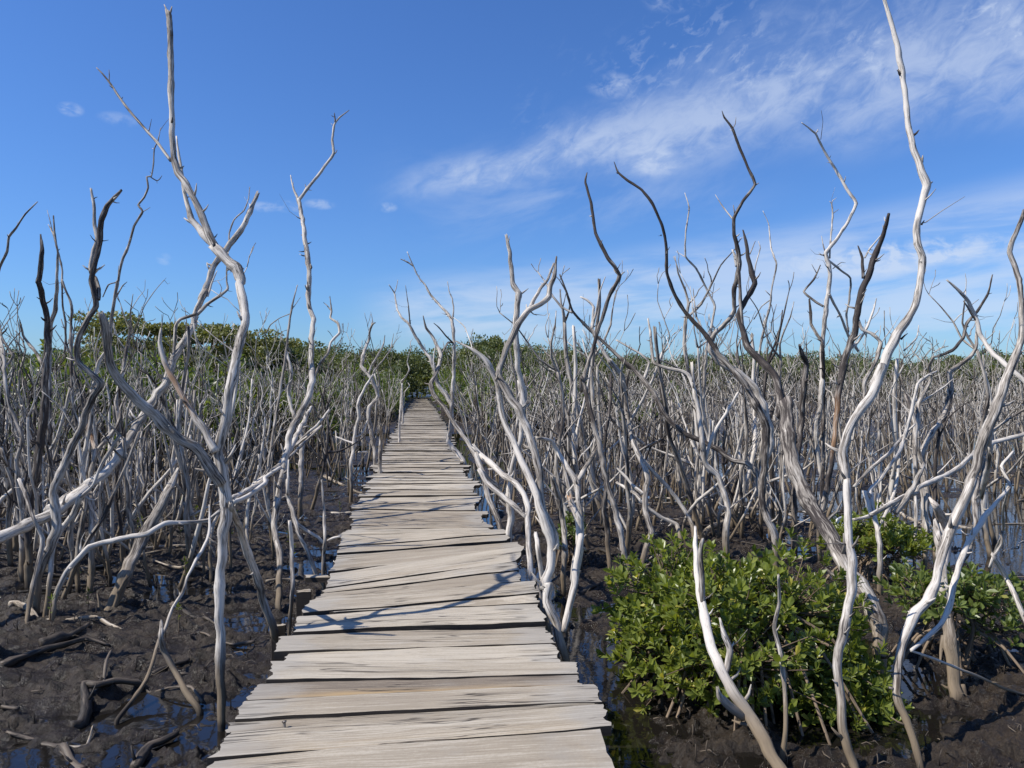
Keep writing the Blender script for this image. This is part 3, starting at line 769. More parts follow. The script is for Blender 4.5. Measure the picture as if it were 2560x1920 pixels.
T('tall white-barked forked tree in right centre with a long black zigzag top', 8.2, 8.7,
  'G 2040,1200,50 1980,1080,50 1950,950,56 1960,750,58 1995,600,66 2000,480,68 1945,300,80 F 930,1470,46 850,1400,44 760,1340,40 715,1285,36 735,1210,28 780,1170,26 830,1100,25 830,1000,26 850,900,28 850,830,27 830,740,22 828,660,19 870,580,18 930,500,17 890,410,16 850,310,16 820,230,13 782,180,11 772,150,4',
  [('F 845,890,24 838,850,20 822,812,9', 0, .05), ('F 825,665,10 780,610,7 740,548,3', .2, .3), ('F 933,500,9 946,492,4', 0, .6), ('F 820,235,6 835,210,5 838,178,2', 0, .7), ('F 832,640,8 826,598,4', 0, .7)],
  tone=.15, tone_end=1.02)
T('massive gnarled dark dead trunk leaning out of the green bush, furrowed and split', 4.95, 7.3,
  'I 690,1000,110 690,880,133 650,755,145 600,650,150 520,540,142 440,400,130 380,270,127 290,150,121 230,20,116 G 2150,680,121 2130,500,118 2110,300,107 F 1060,1600,50 1050,1500,48 1020,1400,43 950,1330,39 895,1270,39 870,1190,34 850,1120,27 885,1045,27 928,970,32 915,925,29 895,850,23 885,770,18 872,718,8',
  [('F 868,1180,22 862,1060,20 855,950,20 850,880,16', .1, .7), ('F 905,830,8 930,770,4', .1, .6), ('F 925,930,8 935,870,7 955,800,6 945,770,3', .2, .2),
   ('I 500,560,50 440,560,44 385,515,26', .1, .7), ('I 670,700,40 682,690,14', 0, .2)], tone=.5, tone_end=1.1, lobes=.16)
T('high crooked white-tipped dead tree with a sharp elbow right of centre', 9.6, 10,
  'J 555,1640,48 545,1400,46 512,1200,46 500,1000,46 F 1235,1600,30 1250,1450,30 1247,1300,27 1260,1180,26 1270,1060,26 1285,950,25 1280,880,24 1265,825,22 1310,770,19 1370,680,19 1410,590,20 1380,540,18 1320,440,16 1260,340,14 1215,255,12 1152,205,6',
  [('F 1242,285,4 1252,200,3 1244,146,2', 0, .8), ('F 1218,258,8 1228,238,4', 0, .2), ('F 1285,850,11 1290,760,10 1300,650,10 1295,590,8 1300,575,5 1318,562,2', .2, .3),
   ('F 1298,640,5 1312,628,4 1328,617,2', 0, .5), ('F 1294,590,6 1285,578,3', 0, .6), ('F 1265,825,8 1255,790,7 1246,745,3', .1, .4),
   ('F 1280,860,13 1340,910,12 1385,945,12 1378,1050,12 1365,1120,12 1375,1200,11', .3, .35), ('F 1285,1025,15 1340,1130,15 1375,1220,16 1420,1290,16', .5, .05),
   ('F 1255,1080,14 1200,1045,13 1162,1008,12 1210,950,12 1240,885,6', .2, .8), ('F 1222,920,6 1200,880,3', 0, .5), ('F 1300,900,6 1340,870,4 1360,872,2', .1, .5)],
  tone=.3, tone_end=.15)
T('dark rough snag with a blunt leaning top and an orange stripped patch lower down', 8.4, 8.8,
  'J 520,1659,60 565,1500,60 600,1300,56 625,1100,52 640,950,50 F 1330,1480,38 1345,1400,40 1370,1300,38 1405,1200,38 1425,1070,38 1440,1000,40 1470,930,38 1510,820,31 1550,710,25 1566,642,16',
  [('F 1445,945,18 1440,850,16 1420,792,7', .1, .85), ('F 1452,848,9 1480,800,11 1530,740,7', .2, .3),
   ('F 1418,1140,20 1440,1190,18 1490,1210,18 1530,1255,22 1500,1350,23 1450,1440,22 1452,1520,20', -.3, .5), ('F 1500,1210,8 1515,1195,5', 0, .2),
   ('F 1530,1255,7 1570,1200,5 1620,1125,2', .1, .3), ('F 1375,1290,16 1420,1250,14 1465,1180,14 1490,1110,12 1508,1042,5', .4, .2)],
  tone=.45, tone_end=1.08, orange=([0, .30, .35, .44, .50, 1], [0, 0, .75, .6, 0, 0]), spur=5)
T('tallest dead tree at right, white peeling bark, rising out of the top of the photo', 3.85, 5.3,
  'I 560,1720,84 540,1640,84 510,1560,82 480,1430,78 470,1250,78 455,1080,78 460,980,82 500,800,82 525,650,82 530,480,82 515,350,72 505,150,66 495,0,64 J 700,1400,90 690,1260,96 680,1160,98 740,1020,92 820,880,92 900,760,92 960,600,92 F 1500,1470,58 1550,1340,56 1600,1220,50 1660,1140,44 1700,1050,42 1715,950,38 1725,850,42 1700,780,40 1700,700,38 1725,600,40 1745,500,44 1720,430,42 1685,330,38 1655,200,33 1645,100,30 1635,0,28 K 1948,160,15 1935,90,14 1910,0,9 1895,-60,8',
  [('F 1750,497,24 1765,492,14 1774,487,5', 0, .2), ('F 1722,400,18 1726,375,14 1728,362,6', 0, .4), ('F 1722,690,14 1734,672,6', 0, .6),
   ('K 1947,165,9 1942,158,7 1940,152,3', 0, .9), ('J 1085,410,26 1110,385,16 1130,370,6', 0, .7), ('F 1640,1290,10 1700,1230,9 1710,1170,5', 1.0, .3)],
  tone=.62, tone_end=-.15, spur=2.4)
T('big leaning dead tree at the right edge, smooth white foot and dark rough upper trunk', 3.95, 5.2,
  'I 945,1720,62 930,1659,62 890,1520,66 830,1350,72 790,1220,72 800,1080,78 820,950,74 870,830,84 900,760,92 980,680,80 1020,560,74 1060,400,82 1120,250,84 1180,120,82 1230,10,82 J 1560,1420,100 1620,1250,104 1660,1100,112 1700,1000,112 1750,880,104 1790,750,92 1830,640,84 1880,520,76 1918,400,62 1920,200,56 1902,20,48 F 2190,950,33 2162,880,31 2140,820,29 2160,760,28 2185,700,26 2203,655,20 2207,620,8',
  [('I 870,985,28 950,920,38 1040,840,42 1090,740,52 1110,620,52 1150,500,46 1210,350,46 1290,220,46 1380,110,36 1440,30,30 J 1780,1290,36 1860,1190,30', .9, .25),
   ('I 1430,60,20 1412,120,20 1400,180,20 1402,300,24 1350,430,28', .8, .2),
   ('I 880,775,34 868,768,22 858,758,12', 0, .1), ('I 770,1205,26 755,1200,24 745,1198,16', 0, .1), ('I 980,690,24 992,700,14', 0, .2),
   ('I 870,985,20 1000,1030,22 1150,1090,24 1300,1150,25 1400,1200,26 1521,1240,30 1650,1300,30', .6, .2),
   ('I 1150,500,40 1205,400,42 1245,250,44 1235,120,42 1250,0,40', .7, .6),
   ('J 1690,1050,60 1700,1250,55 1660,1400,55 1640,1500,50', .6, .3)],
  tone=.25, tone_end=.62, lobes=.08)
T('furrowed upright trunk with flared roots standing in the mud right of the white-footed tree', 4.75, 5.6,
  'I 1135,1345,118 1120,1180,104 1100,1000,96 1080,850,90 1062,700,78 1050,520,72 1040,420,70 1020,300,56 1010,240,30',
  [('I 1165,1180,60 1195,1300,46 1225,1370,30', -.1, .7), ('I 1060,900,44 1045,1000,26 1040,1060,12', -.1, .6)], tone=.55, lobes=.18)
T('stubby broken trunk with a pale splintered face behind the right leaning tree', 6.6, 6.9,
  'I 1075,620,60 1070,420,76 1080,300,92 1050,220,84 1010,150,56 978,105,18', (), tone=.15, orange=([0, .5, .8, 1], [0, .2, .5, .1]), lobes=.15)
T('white forked dead tree near the right edge crossing a dark curved branch', 6.4, 7.2,
  'K 2330,1080,26 2300,960,24 2275,900,22 F 2260,1480,30 2212,1430,29 2150,1380,28 2070,1310,27 2010,1230,26 1980,1130,25 1950,1060,22 1910,1010,18 1845,955,8',
  [('F 1985,1150,14 1950,1095,12 1925,1055,8', 0, .8), ('F 1933,1005,6 1936,960,4 1931,922,2', 0, .1)], tone=.1)
T('dark curved branch sweeping up right behind the white forked tree near the edge', 8.6, 9.2,
  'J 1250,1640,50 1240,1400,50 1235,1180,52 1290,1080,54 1340,1000,55 1400,900,56 1430,760,56 1420,640,52 1540,550,40 1600,480,34 F 1985,1200,14 1985,1120,8',
  [('J 1410,500,22 1340,530,22 F 1790,1320,16 1870,1290,18 1920,1230,18 1940,1160,18 1990,1100,16 2040,1020,14 2060,930,7', .2, .8)], tone=.5)
T('long fallen log leaning across the open mud at right', 6.6, 7.9,
  'I 640,200,40 700,170,42 800,110,44 900,70,44 J 1200,1440,50 1330,1380,52 1480,1300,52 1600,1190,52 1740,1120,46 1936,1070,46 2050,1040,44', 
  [('I 780,190,56 830,120,56 880,50,50 J 1240,1280,40', .2, .5)], tone=.25, ground=False, name='fallen_log', cat='log')
T('upright pale trunk with a brown foot on open mud near the right edge', 8.8, 9.2,
  'I 1325,440,46 1300,300,56 1280,130,56 1285,10,52 J 1680,1250,56 1710,1100,48 1700,950,40', (), tone=.3)
T('forked smooth branch tree at the far right edge beside the pale-leaved bush', 4.9, 5.3,
  'I 1620,1000,46 1560,880,44 1521,790,42 1480,680,40 1420,570,38 1350,450,36 1340,430,26', [('I 1345,440,24 1325,500,20', 0, .3), ('I 1350,435,26 1390,370,26 1400,300,24', 0, .3)], tone=.4)
T('slim grey upright just left of the open water at right', 7.4, 8,
  'I 890,420,28 900,250,30 895,100,28 J 1190,1400,46 1185,1300,46 1180,1000,48 1150,900,44 1120,800,40',
  [('J 1180,1000,26 1130,900,22 1080,840,16 1000,780,10', .2, .4)], tone=.45)
T('grey upright with dark foot standing before the open water at right', 7.6, 8.1,
  'I 950,520,38 960,300,42 955,100,40 J 1270,1500,46 1240,1300,48 1200,1150,46 1200,1000,44 1210,850,40 1290,690,36 1280,600,32 1310,530,30',
  [('J 1215,850,22 1290,800,20 1380,740,16 1440,690,10', .3, .3)], tone=.5)
T('wavy white branch rising from the bush top toward the curved log at right', 6.9, 7.9,
  'I 690,370,46 670,250,40 650,160,38 640,90,38 J 870,1455,42 940,1380,36 1010,1280,36 1080,1180,36 1120,1050,36 1160,900,36 1200,720,30 1270,660,24 1330,630,16',
  [('I 640,100,36 605,70,40 635,170,36 640,205,34 590,220,30 545,228,26', -.2, .1), ('J 760,1430,34 850,1330,38 930,1260,38 1020,1180,36 1100,1080,30 1180,1000,22', .5, .45)], tone=.15)
T('dark straight snag with a charred top in the right thicket', 9, 9.2,
  'J 350,1500,60 370,1200,60 400,950,62 412,750,62 430,580,60 400,510,46 382,455,22', [('J 435,560,20 430,430,10', .1, .9)], tone=.8)
T('short dark zigzag snag poking above the right thicket beside the elbow tree', 9.6, 9.8,
  'J 545,1400,40 548,900,40 545,500,38 535,425,32 500,370,32 462,300,32 458,210,30 452,140,20', (), tone=.85, spur=2)
T('thin white wandering dead tree with fine twigs, centre-right above the thicket', 10.5, 11,
  'G 1530,1200,36 1500,900,34 1560,600,34 1540,300,30 F 690,1400,18 700,1280,18 720,1180,15 738,1080,14 700,1000,13 650,900,12 598,840,10 600,720,9 615,610,8 595,540,4',
  [('F 598,845,6 575,830,4 552,818,2', .1, .2), ('F 685,945,7 687,910,3', 0, .1), ('F 725,1040,5 735,970,3', 0, .5)], tone=.35)
T('thin sinuous dead sapling with a pale tip right of the black zigzag top', 11, 11.5,
  'F 930,1620,18 940,1400,16 950,1300,14 970,1200,14 1000,1080,12 1010,990,10 1032,880,10 1005,800,9 995,690,6 967,625,3',
  [('F 1005,1030,6 980,1005,4', 0, .6), ('F 970,1230,8 1005,1200,7 1010,1150,6 1032,1070,3', .1, .5), ('F 1000,1050,7 960,1080,6 925,1140,6', .2, .6)], tone=.4)
T('leaning split pale stump with two prongs rising out of the green bush in the foreground', 3.75, 4.7,
  'H 1300,1740,88 1260,1659,88 1190,1530,88 1100,1380,88 1000,1220,82 920,1080,78 860,900,66 820,700,58 790,550,36 783,400,38 780,272,16',
  [('H 822,720,40 812,500,38 808,400,34 822,345,22', .05, .55), ('H 945,1140,40 965,1080,48 978,980,46 950,900,38 922,800,12', .1, .3),
   ('H 1060,1370,62 970,1300,60 920,1250,46 908,1200,18', -.05, .3)], tone=.12, lobes=.12)
T('thin wavy twisted stick standing up through the green bush, half white half dark', 3.98, 4.2,
  'H 1270,1700,44 1285,1600,42 1300,1450,34 1295,1200,32 1270,1000,32 1235,850,32 1265,700,26 1260,550,14', (), tone=.5, spur=2)
T('slim dead stem with side forks behind the bush and below the sagging dark limb', 7.9, 8.6,
  'G 1700,1180,60 1715,1050,50 1680,900,48 1640,800,46 1560,720,44 1540,580,44 1500,300,40 1440,100,34 F 450,1350,18 430,1200,16 420,1140,10',
  [('G 1555,700,22 1600,540,30 1640,460,28 1700,370,26 1780,230,18', .3, .1)], tone=.4)
T('dead tree leaning left in mid thicket with a long dark drooping branch over the mud', 8.6, 9,
  'G 1390,1250,36 1360,1140,38 1250,1090,36 1160,1020,36 1080,930,30 950,850,22', (), tone=.4)

# near the far part of the boardwalk, left side
T('dark S-curved dead tree beside the boardwalk on the left, forking near its foot', 14.0, 14.6,
  'E 660,1290,32 650,1150,34 612,950,36 620,880,34 680,800,32 M 430,920,58 300,760,60 310,640,54 350,500,50 400,380,44 420,230,40 460,160,34 485,150,14',
  [('M 430,200,22 450,130,16 440,60,10 425,0,6', .1, .6), ('M 400,850,34 430,750,34 540,570,32 600,450,26 622,320,10', .3, .5), ('M 440,900,26 480,800,26 600,660,24 700,520,22 742,300,7', .4, .5), ('M 715,490,10 780,390,8 838,330,4', .1, .5),
   ('M 400,460,14 425,445,6', 0, .5)], tone=.35)
T('slim white dead tree pair at the left boardwalk edge near the green gap', 19, 19.5,
  'M 820,1580,40 840,1300,38 850,1050,38 860,960,38 900,900,24 960,800,24 930,700,20 960,560,18 985,520,15 970,420,12 1010,365,6',
  [('M 850,970,20 820,940,12 795,925,6', 0, .2), ('M 870,1540,34 862,1200,30 858,1000,26', .1, .3), ('M 880,1300,14 895,1110,14 960,1020,14 940,980,8', .2, .3)], tone=.3)
T('short grey post standing at the left boardwalk edge halfway along', 12.6, 12.6, 'E 690,1225,34 698,1100,30 695,1005,26', (), tone=.5, spur=.3)
T('white crooked shrub-like dead tree on the left mud with a bent horizontal arm', 12.5, 13,
  'E 490,1270,30 510,1150,30 520,1050,30 545,950,28 540,850,26 600,720,22 640,660,16',
  [('E 520,1090,20 570,1060,18 600,980,14', .1, .2), ('E 545,1190,16 600,1190,16', .3, .1), ('E 515,1130,20 450,1110,16 390,1085,12', .1, .1)], tone=.25)
T('leaning pale dead trunk left of the boardwalk amid thin uprights', 11, 12,
  'E 140,1520,40 145,1300,40 150,1100,38 100,950,34 60,800,30 80,650,28 50,500,20', (), tone=.45)

del T
# ------------------------------------------------------------------ boardwalk
SAMP = [(1900, 527, 1528), (1755, 600, 1478), (1642, 701, 1398), (1500, 763, 1345), (1420, 825, 1310), (1330, 850, 1255), (1277, 880, 1200),
        (1230, 902, 1190), (1170, 935, 1160), (1100, 975, 1130), (1050, 1003, 1105), (1020, 1019, 1086), (1003, 1030, 1072), (996, 1034, 1066)]
SY = np.array([FP * 1.5 / (v - V0) for v, a, b in SAMP])
SL = np.array([(a - CU) / FP for v, a, b in SAMP]) * SY
SR = np.array([(b - CU) / FP for v, a, b in SAMP]) * SY


def deck_l(y): return float(np.interp(y, SY, SL)) if y > SY[0] else SL[0] + (SY[0] - y) * .09
def deck_r(y): return float(np.interp(y, SY, SR)) if y > SY[0] else SR[0] + (SY[0] - y) * .09


def plank_mesh(FL, FR, BL, BR, rs, tone, org=0.0, z=DECK, nx=46, ny=7, th=.045, gap=.0025, fine=True, orgside=0):
    """one sawn board given its four top corners; ragged ends, wavy edges"""
    FL, FR, BL, BR = [np.array(q, float) for q in (FL, FR, BL, BR)]
    u = np.linspace(0, 1, nx + 1); v = np.linspace(0, 1, ny + 1)
    sd = rs.randint(99999)
    L = np.linalg.norm(FR - FL)
    ef = (fbm(u * L * 3.5, u * 0 + .3, sd, 4, .6) - .5) * (.012 if fine else .01)
    eb = (fbm(u * L * 3.5, u * 0 + 7.3, sd + 3, 4, .6) - .5) * (.012 if fine else .01)
    F = FL[None] * (1 - u[:, None]) + FR[None] * u[:, None]
    Bk = BL[None] * (1 - u[:, None]) + BR[None] * u[:, None]
    F[:, 1] += gap + ef; Bk[:, 1] -= gap - eb
    X = F[:, None, :] * (1 - v[None, :, None]) + Bk[:, None, :] * v[None, :, None]
    er = (rs.rand(ny + 1) - .5) * .020 + (fbm(v * 3, v * 0, sd + 9, 3) - .5) * .045
    el_ = (rs.rand(ny + 1) - .5) * .020 + (fbm(v * 3, v * 0 + 4, sd + 9, 3) - .5) * .045
    wl = np.clip(1 - u * nx / 3, 0, 1)[:, None]; wr = np.clip(1 - (1 - u) * nx / 3, 0, 1)[:, None]
    X[:, :, 0] += wl * el_[None] + wr * er[None]
    g = np.stack([X[:, :, 0], (v[None] - .5) * np.linalg.norm(BL - FL) + 0 * X[:, :, 0]], -1)
    sag = (fbm(u * 2.5, u * 0 + 2, sd + 5, 2) - .5) * .018
    tilt = (rs.rand() - .5) * .008 + (u - .5) * (rs.rand() - .5) * .012
    Z = z + sag[:, None] + tilt[:, None] * (v[None] - .5) * 2 + (fbm(g[..., 0] * 5, g[..., 1] * 45, sd + 8, 3) - .5) * .006
    rnd_e = np.minimum(v, 1 - v)[None]
    Z = Z - (rnd_e < .01) * .003
    top = np.dstack([X, Z]).reshape(-1, 3)
    bot = top.copy(); bot[:, 2] = np.repeat(Z.mean(1), ny + 1) - th
    N = len(top)
    i = np.arange(nx)[:, None] * (ny + 1); j = np.arange(ny)[None]
    q = np.stack([i + j, i + j + ny + 1, i + j + ny + 2, i + j + 1], -1).reshape(-1, 4)
    qb = q[:, ::-1] + N
    fr = np.arange(nx) * (ny + 1)
    s1 = np.stack([fr + N, fr + ny + 1 + N, fr + ny + 1, fr], -1)
    bk = fr + ny
    s2 = np.stack([bk, bk + ny + 1, bk + ny + 1 + N, bk + N], -1)
    le = np.arange(ny)
    s3 = np.stack([le, le + 1, le + 1 + N, le + N], -1)
    re = nx * (ny + 1) + np.arange(ny)
    s4 = np.stack([re + N, re + 1 + N, re + 1, re], -1)
    # duplicate rim vertices so the sides keep sharp edges
    sides = np.vstack([s1, s2, s3, s4])
    V = np.vstack([top, bot])
    idx, inv = np.unique(sides, return_inverse=True)
    V2 = np.vstack([V, V[idx]])
    sides = inv.reshape(sides.shape) + len(V)
    off = rs.rand(2) * 60
    gr = np.zeros((len(V2), 3))
    gxy = np.vstack([g.reshape(-1, 2)] * 2); gxy = np.vstack([gxy, gxy[idx]])
    gr[:, 0] = gxy[:, 0] + off[0]; gr[:, 1] = gxy[:, 1] + off[1] + (V2[:, 2] - z)
    uu = np.repeat(u, ny + 1); vv = np.tile(v, nx + 1)
    ends = np.clip(1 - np.minimum(uu, 1 - uu) * 5, 0, 1); ends = np.r_[ends, ends]; ends = np.r_[ends, ends[idx]]
    o = np.zeros(N)
    if org: o = np.clip(1 - vv * 2.2, 0, 1) * np.clip(np.sin(uu * 3.1) * 1.3, 0, 1) * org
    o = np.r_[o, o * .5]; o = np.r_[o, o[idx]]
    tn_ = np.full(len(V2), float(tone)); tn_[len(V):] = 1.7  # side faces toned dark: seam shade put into the colour, with mud staining
    return V2, np.vstack([q, qb, sides]), gr, tn_, ends, o


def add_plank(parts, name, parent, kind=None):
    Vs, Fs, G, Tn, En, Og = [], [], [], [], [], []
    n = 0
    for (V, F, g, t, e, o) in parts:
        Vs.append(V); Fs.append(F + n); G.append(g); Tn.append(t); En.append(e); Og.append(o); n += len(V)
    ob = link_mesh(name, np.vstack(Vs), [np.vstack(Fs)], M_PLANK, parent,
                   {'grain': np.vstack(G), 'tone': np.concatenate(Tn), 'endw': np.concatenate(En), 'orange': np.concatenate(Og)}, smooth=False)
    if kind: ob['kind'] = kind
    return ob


board = empty('boardwalk', (0, 0, 0), 'long weathered plank boardwalk running straight away across the mud to the green trees', 'boardwalk')
rsd = np.random.RandomState(5)


def zp(x, y):      # point of the enlarged region D on the deck plane
    u, v = 500 + x / 2.127, 1200 + y / 2.127
    Y = FP * (CAMZ - DECK) / (v - V0)
    return ((u - CU) / FP * Y, Y)


NEAR = [  # FL, FR, BL, BR, tone, orange, dz
    ((30, 1640), (2245, 1640), (52, 1479), (2120, 1317), .5, 0, 0),
    ((56, 1474), (2180, 1310), (172, 1326), (2122, 1192), .42, .25, .002),
    ((132, 1334), (2110, 1190), (176, 1278), (2104, 1188), .6, 0, -.004),
    ((178, 1276), (2122, 1186), (240, 1174), (2080, 1086), .52, 0, .004),
    ((262, 1166), (2022, 1082), (312, 1078), (2010, 1034), .95, 1.0, -.004),
    ((357, 1072), (2008, 1030), (378, 976), (1996, 976), .4, 0, .006),
    ((430, 968), (1912, 962), (476, 902), (1886, 872), .25, 0, -.004),
    ((390, 924), (1886, 868), (440, 842), (1872, 814), .5, 0, .009),
    ((462, 838), (1842, 810), (488, 812), (1842, 768), .62, 0, -.007),
    ((492, 808), (1832, 754), (528, 720), (1802, 655), .3, 0, .005),
    ((700, 704), (1800, 652), (705, 700), (1787, 605), .4, 0, -.002),
    ((540, 714), (1790, 600), (600, 640), (1782, 536), .45, 0, .010),
    ((606, 636), (1702, 532), (650, 600), (1692, 482), .6, 0, -.006),
    ((652, 598), (1690, 478), (672, 576), (1686, 432), .4, 0, .002),
    ((668, 572), (1688, 428), (694, 496), (1716, 352), .32, .15, .006),
    ((692, 486), (1735, 366), (728, 396), (1690, 322), .55, 0, -.004),
    ((728, 390), (1642, 318), (742, 352), (1632, 290), .5, 0, 0),
    ((744, 348), (1632, 287), (750, 298), (1612, 264), .4, 0, .004),
    ((742, 294), (1562, 268), (790, 264), (1530, 250), .35, 0, -.002),
    ((805, 262), (1560, 250), (800, 240), (1548, 236), .6, 0, .0),
    ((800, 236), (1546, 240), (815, 205), (1500, 205), .7, 0, -.006),
    ((798, 200), (1506, 228), (800, 168), (1498, 180), .75, 0, .004),
]
for k in range(8):     # boards under and behind the camera
    y = 2.93 - (k + 1) * .27
    l, r = deck_l(y) + rsd.uniform(-.05, .05), deck_r(y) + rsd.uniform(-.05, .05)
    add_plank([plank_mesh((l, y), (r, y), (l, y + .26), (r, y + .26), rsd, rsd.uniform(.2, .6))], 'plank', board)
for FL, FR, BL, BR, tone, org, dzz in NEAR:
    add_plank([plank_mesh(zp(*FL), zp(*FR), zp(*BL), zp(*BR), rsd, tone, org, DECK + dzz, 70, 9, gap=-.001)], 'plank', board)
y0l = zp(800, 166)[1]; y0r = zp(1498, 180)[1]
stuff = []; nplank = 30
yl, yr = y0l, y0r
skew = 0
while min(yl, yr) < 69:
    yc = (yl + yr) / 2
    w = rsd.choice([.13, .17, .2, .24, .28]) * rsd.uniform(.85, 1.1)
    lim = .10
    dlt = np.clip(rsd.normal(0, .05) + (yr - yl) * .3, -.1, .1)
    wl, wr = max(w + dlt, .035), max(w - dlt, .035)
    jl = np.clip(rsd.normal(0, .05), -.09, .13); jr = np.clip(rsd.normal(0, .05), -.13, .09)
    l, r = deck_l(yc) + jl, deck_r(yc) + jr
    far = yc > 24
    pm = plank_mesh((l, yl), (r, yr), (l + rsd.uniform(-.03, .03), yl + wl), (r + rsd.uniform(-.03, .03), yr + wr), rsd,
                    np.clip(rsd.normal(.46, .2), .05, 1), 0, DECK + rsd.uniform(-.016, .014), 10 if far else 26, 2 if far else 4,
                    gap=rsd.choice([.003, .006, .012]))
    if nplank < 99:
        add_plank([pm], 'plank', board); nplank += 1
    else:
        stuff.append(pm)
    yl += wl; yr += wr
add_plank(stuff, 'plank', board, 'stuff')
# stringers and posts
for s in (0, 1):
    segs = []
    for i in range(24):
        ya, yb = -1 + i * 3.0, 2 + i * 3.0 - .01
        xa = (deck_l(ya) + .22) if s == 0 else (deck_r(ya) - .22); xb = (deck_l(yb) + .22) if s == 0 else (deck_r(yb) - .22)
        segs.append(plank_mesh((xa - .04, ya), (xa + .04, ya), (xb - .04, yb), (xb + .04, yb), rsd, .6, 0, DECK - .062, 2, 8, .12, 0, False))
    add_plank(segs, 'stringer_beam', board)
tbp = Tubes
for i in range(16):
    yy = .8 + i * 2.6
    for s in (0, 1):
        x = (deck_l(yy) + .12) if s == 0 else (deck_r(yy) - .12)
        tb = Tubes()
        P, R = catmull([[x, yy, -.3], [x + .01, yy, .1], [x, yy + .01, DECK - .07]], [.05, .048, .045], .08)
        tb.add(P, R, 8, .6, None, rsd, .1, cap='')
        tb.build('post', M_BARK, board)


def box_part(name, c, sx, sy, sz, rz, parent, tone=.55):
    c_, s_ = math.cos(rz), math.sin(rz)
    R = np.array([[c_, -s_], [s_, c_]])
    q = [R @ np.array(p) for p in ((-sx / 2, -sy / 2), (sx / 2, -sy / 2), (-sx / 2, sy / 2), (sx / 2, sy / 2))]
    pm = plank_mesh(q[0], q[1], q[2], q[3], rsd, tone, 0, 0, 6, 4, sz, 0, False)
    V = pm[0].copy(); V[:, :2] += c[:2]; V[:, 2] += c[2]
    return add_plank([(V,) + pm[1:]], name, parent)


# the sawn post and cross-piece sticking out on the left side
pc = unproj(760, 1462, 5.75)
box_part('side_post', (pc[0], pc[1], .44), .085, .06, .62, .1, board, .5)
box_part('side_post', (pc[0] - .10, pc[1] - .32, .29), .08, .06, .42, .1, board, .5)
box_part('cross_piece', (pc[0] + .14, pc[1] + .35, .462), .46, .06, .045, -.05, board, .35)
# nail standing up in the second board
tb = Tubes()
nx_, ny_ = zp(447, 1312)
P, R = catmull([[nx_, ny_, DECK - .02], [nx_, ny_, DECK + .012], [nx_ - .001, ny_, DECK + .022]], [.006, .006, .011], .004)
tb.add(P, R, 8, 1.0, None, rsd, .05, cap='')
tb.build('nail', M_BARK, board)

# ------------------------------------------------------------------ mud and water
def dcx(y): return (np.interp(y, SY, SL) + np.interp(y, SY, SR)) / 2


xs = np.arange(-4.6, 5.2, .018)
g = .018; a = xs[-1]; R_ = []
while a < 600: g = min(g * 1.055, 40); a += g; R_.append(a)
g = .018; a = xs[0]; L_ = []
while a > -600: g = min(g * 1.055, 40); a -= g; L_.append(a)
X1 = np.r_[L_[::-1], xs, R_]
ys = np.arange(3.3, 10, .018)
g = .018; a = ys[-1]; R_ = []
while a < 1200: g = min(g * 1.022, 60); a += g; R_.append(a)
g = .032; a = ys[0]; L_ = []
while a > -60: g = min(g * 1.15, 10); a -= g; L_.append(a)
Y1_ = np.r_[L_[::-1], ys, R_]
GX, GY = np.meshgrid(X1, Y1_, indexing='ij')
sp = np.maximum(np.gradient(X1)[:, None], np.gradient(Y1_)[None, :])
def lod(s): return np.clip(1.6 - sp / s, 0, 1)


xc = np.interp(GY, SY[::1], (SL + SR) / 2)
big = fbm(GX * .55, GY * .55, 3, 3)
mid = fbm(GX * 3.0, GY * 4.2, 21, 3)
rid = 1 - np.abs(2 * fbm(GX * 3.4 + 5, GY * 5.2, 33, 3) - 1)
lump = fbm(GX * 11, GY * 11, 51, 4, .6)
lump2 = (1 - np.abs(2 * fbm(GX * 8 + 3, GY * 9, 151, 3, .6) - 1)) ** 2
clod = np.clip(fbm(GX * 16, GY * 16, 171, 3, .65) - .5, 0, 1)
crab = np.clip(vnoise(GX * 7, GY * 7, 77) - .62, 0, 1)
H = .075 * (big - .5) * 2 + .055 * (mid - .5) * 2 * lod(.3) + .035 * (rid - .6) * lod(.2) + .06 * (lump - .5) * lod(.12) + .055 * (lump2 - .5) * lod(.12) * np.clip(mid * 2 - .4, 0, 1) + .11 * clod * lod(.06) * np.clip(mid * 3 - 1.1, 0, 1) + .05 * crab * lod(.12)


def dip(cx, cy, rx, ry, amt):
    q = ((GX - cx) / rx) ** 2 + ((GY - cy) / ry) ** 2
    return -amt * np.clip(1 - q, 0, 1) ** .7


H += .010
H += dip(-1.6, 5.2, 1.3, 2.4, .028) + dip(-2.2, 4.2, 2.2, .9, .012) + dip(-1.8, 8.3, .9, 1.6, .045)
H += -.10 * np.exp(-((GX - (xc + .98)) / .26) ** 2) * (GY < 30) * (GY > 2)
H += dip(.9, 3.9, .5, 1.2, .02) + dip(2.4, 4.9, 1.0, 1.1, .045) + dip(6.9, 9.7, 2.8, 3.2, .11) + dip(5.0, 12.5, 3.0, 2.0, .06) + dip(3.0, 6.2, 1.2, .9, .03)
H += np.clip(fbm(GX * .05, GY * .05, 91, 2) - .5, 0, 1) * .1 * (GY > 30) + .05 * (GY > 30)
H[GY > 45] += .25
H += .10 * np.exp(-((GX + 3.6) ** 2 + (GY - 5.6) ** 2) / .5) + .12 * np.exp(-((GX - 3.1) ** 2 + (GY - 4.3) ** 2) / .25)
nxg, nyg = len(X1), len(Y1_)
i = np.arange(nxg - 1)[:, None] * nyg; j = np.arange(nyg - 1)[None]
q = np.stack([i + j, i + nyg + j, i + nyg + j + 1, i + j + 1], -1).reshape(-1, 4)
mud = link_mesh('ground', np.dstack([GX, GY, H]).reshape(-1, 3), [q], M_MUD)
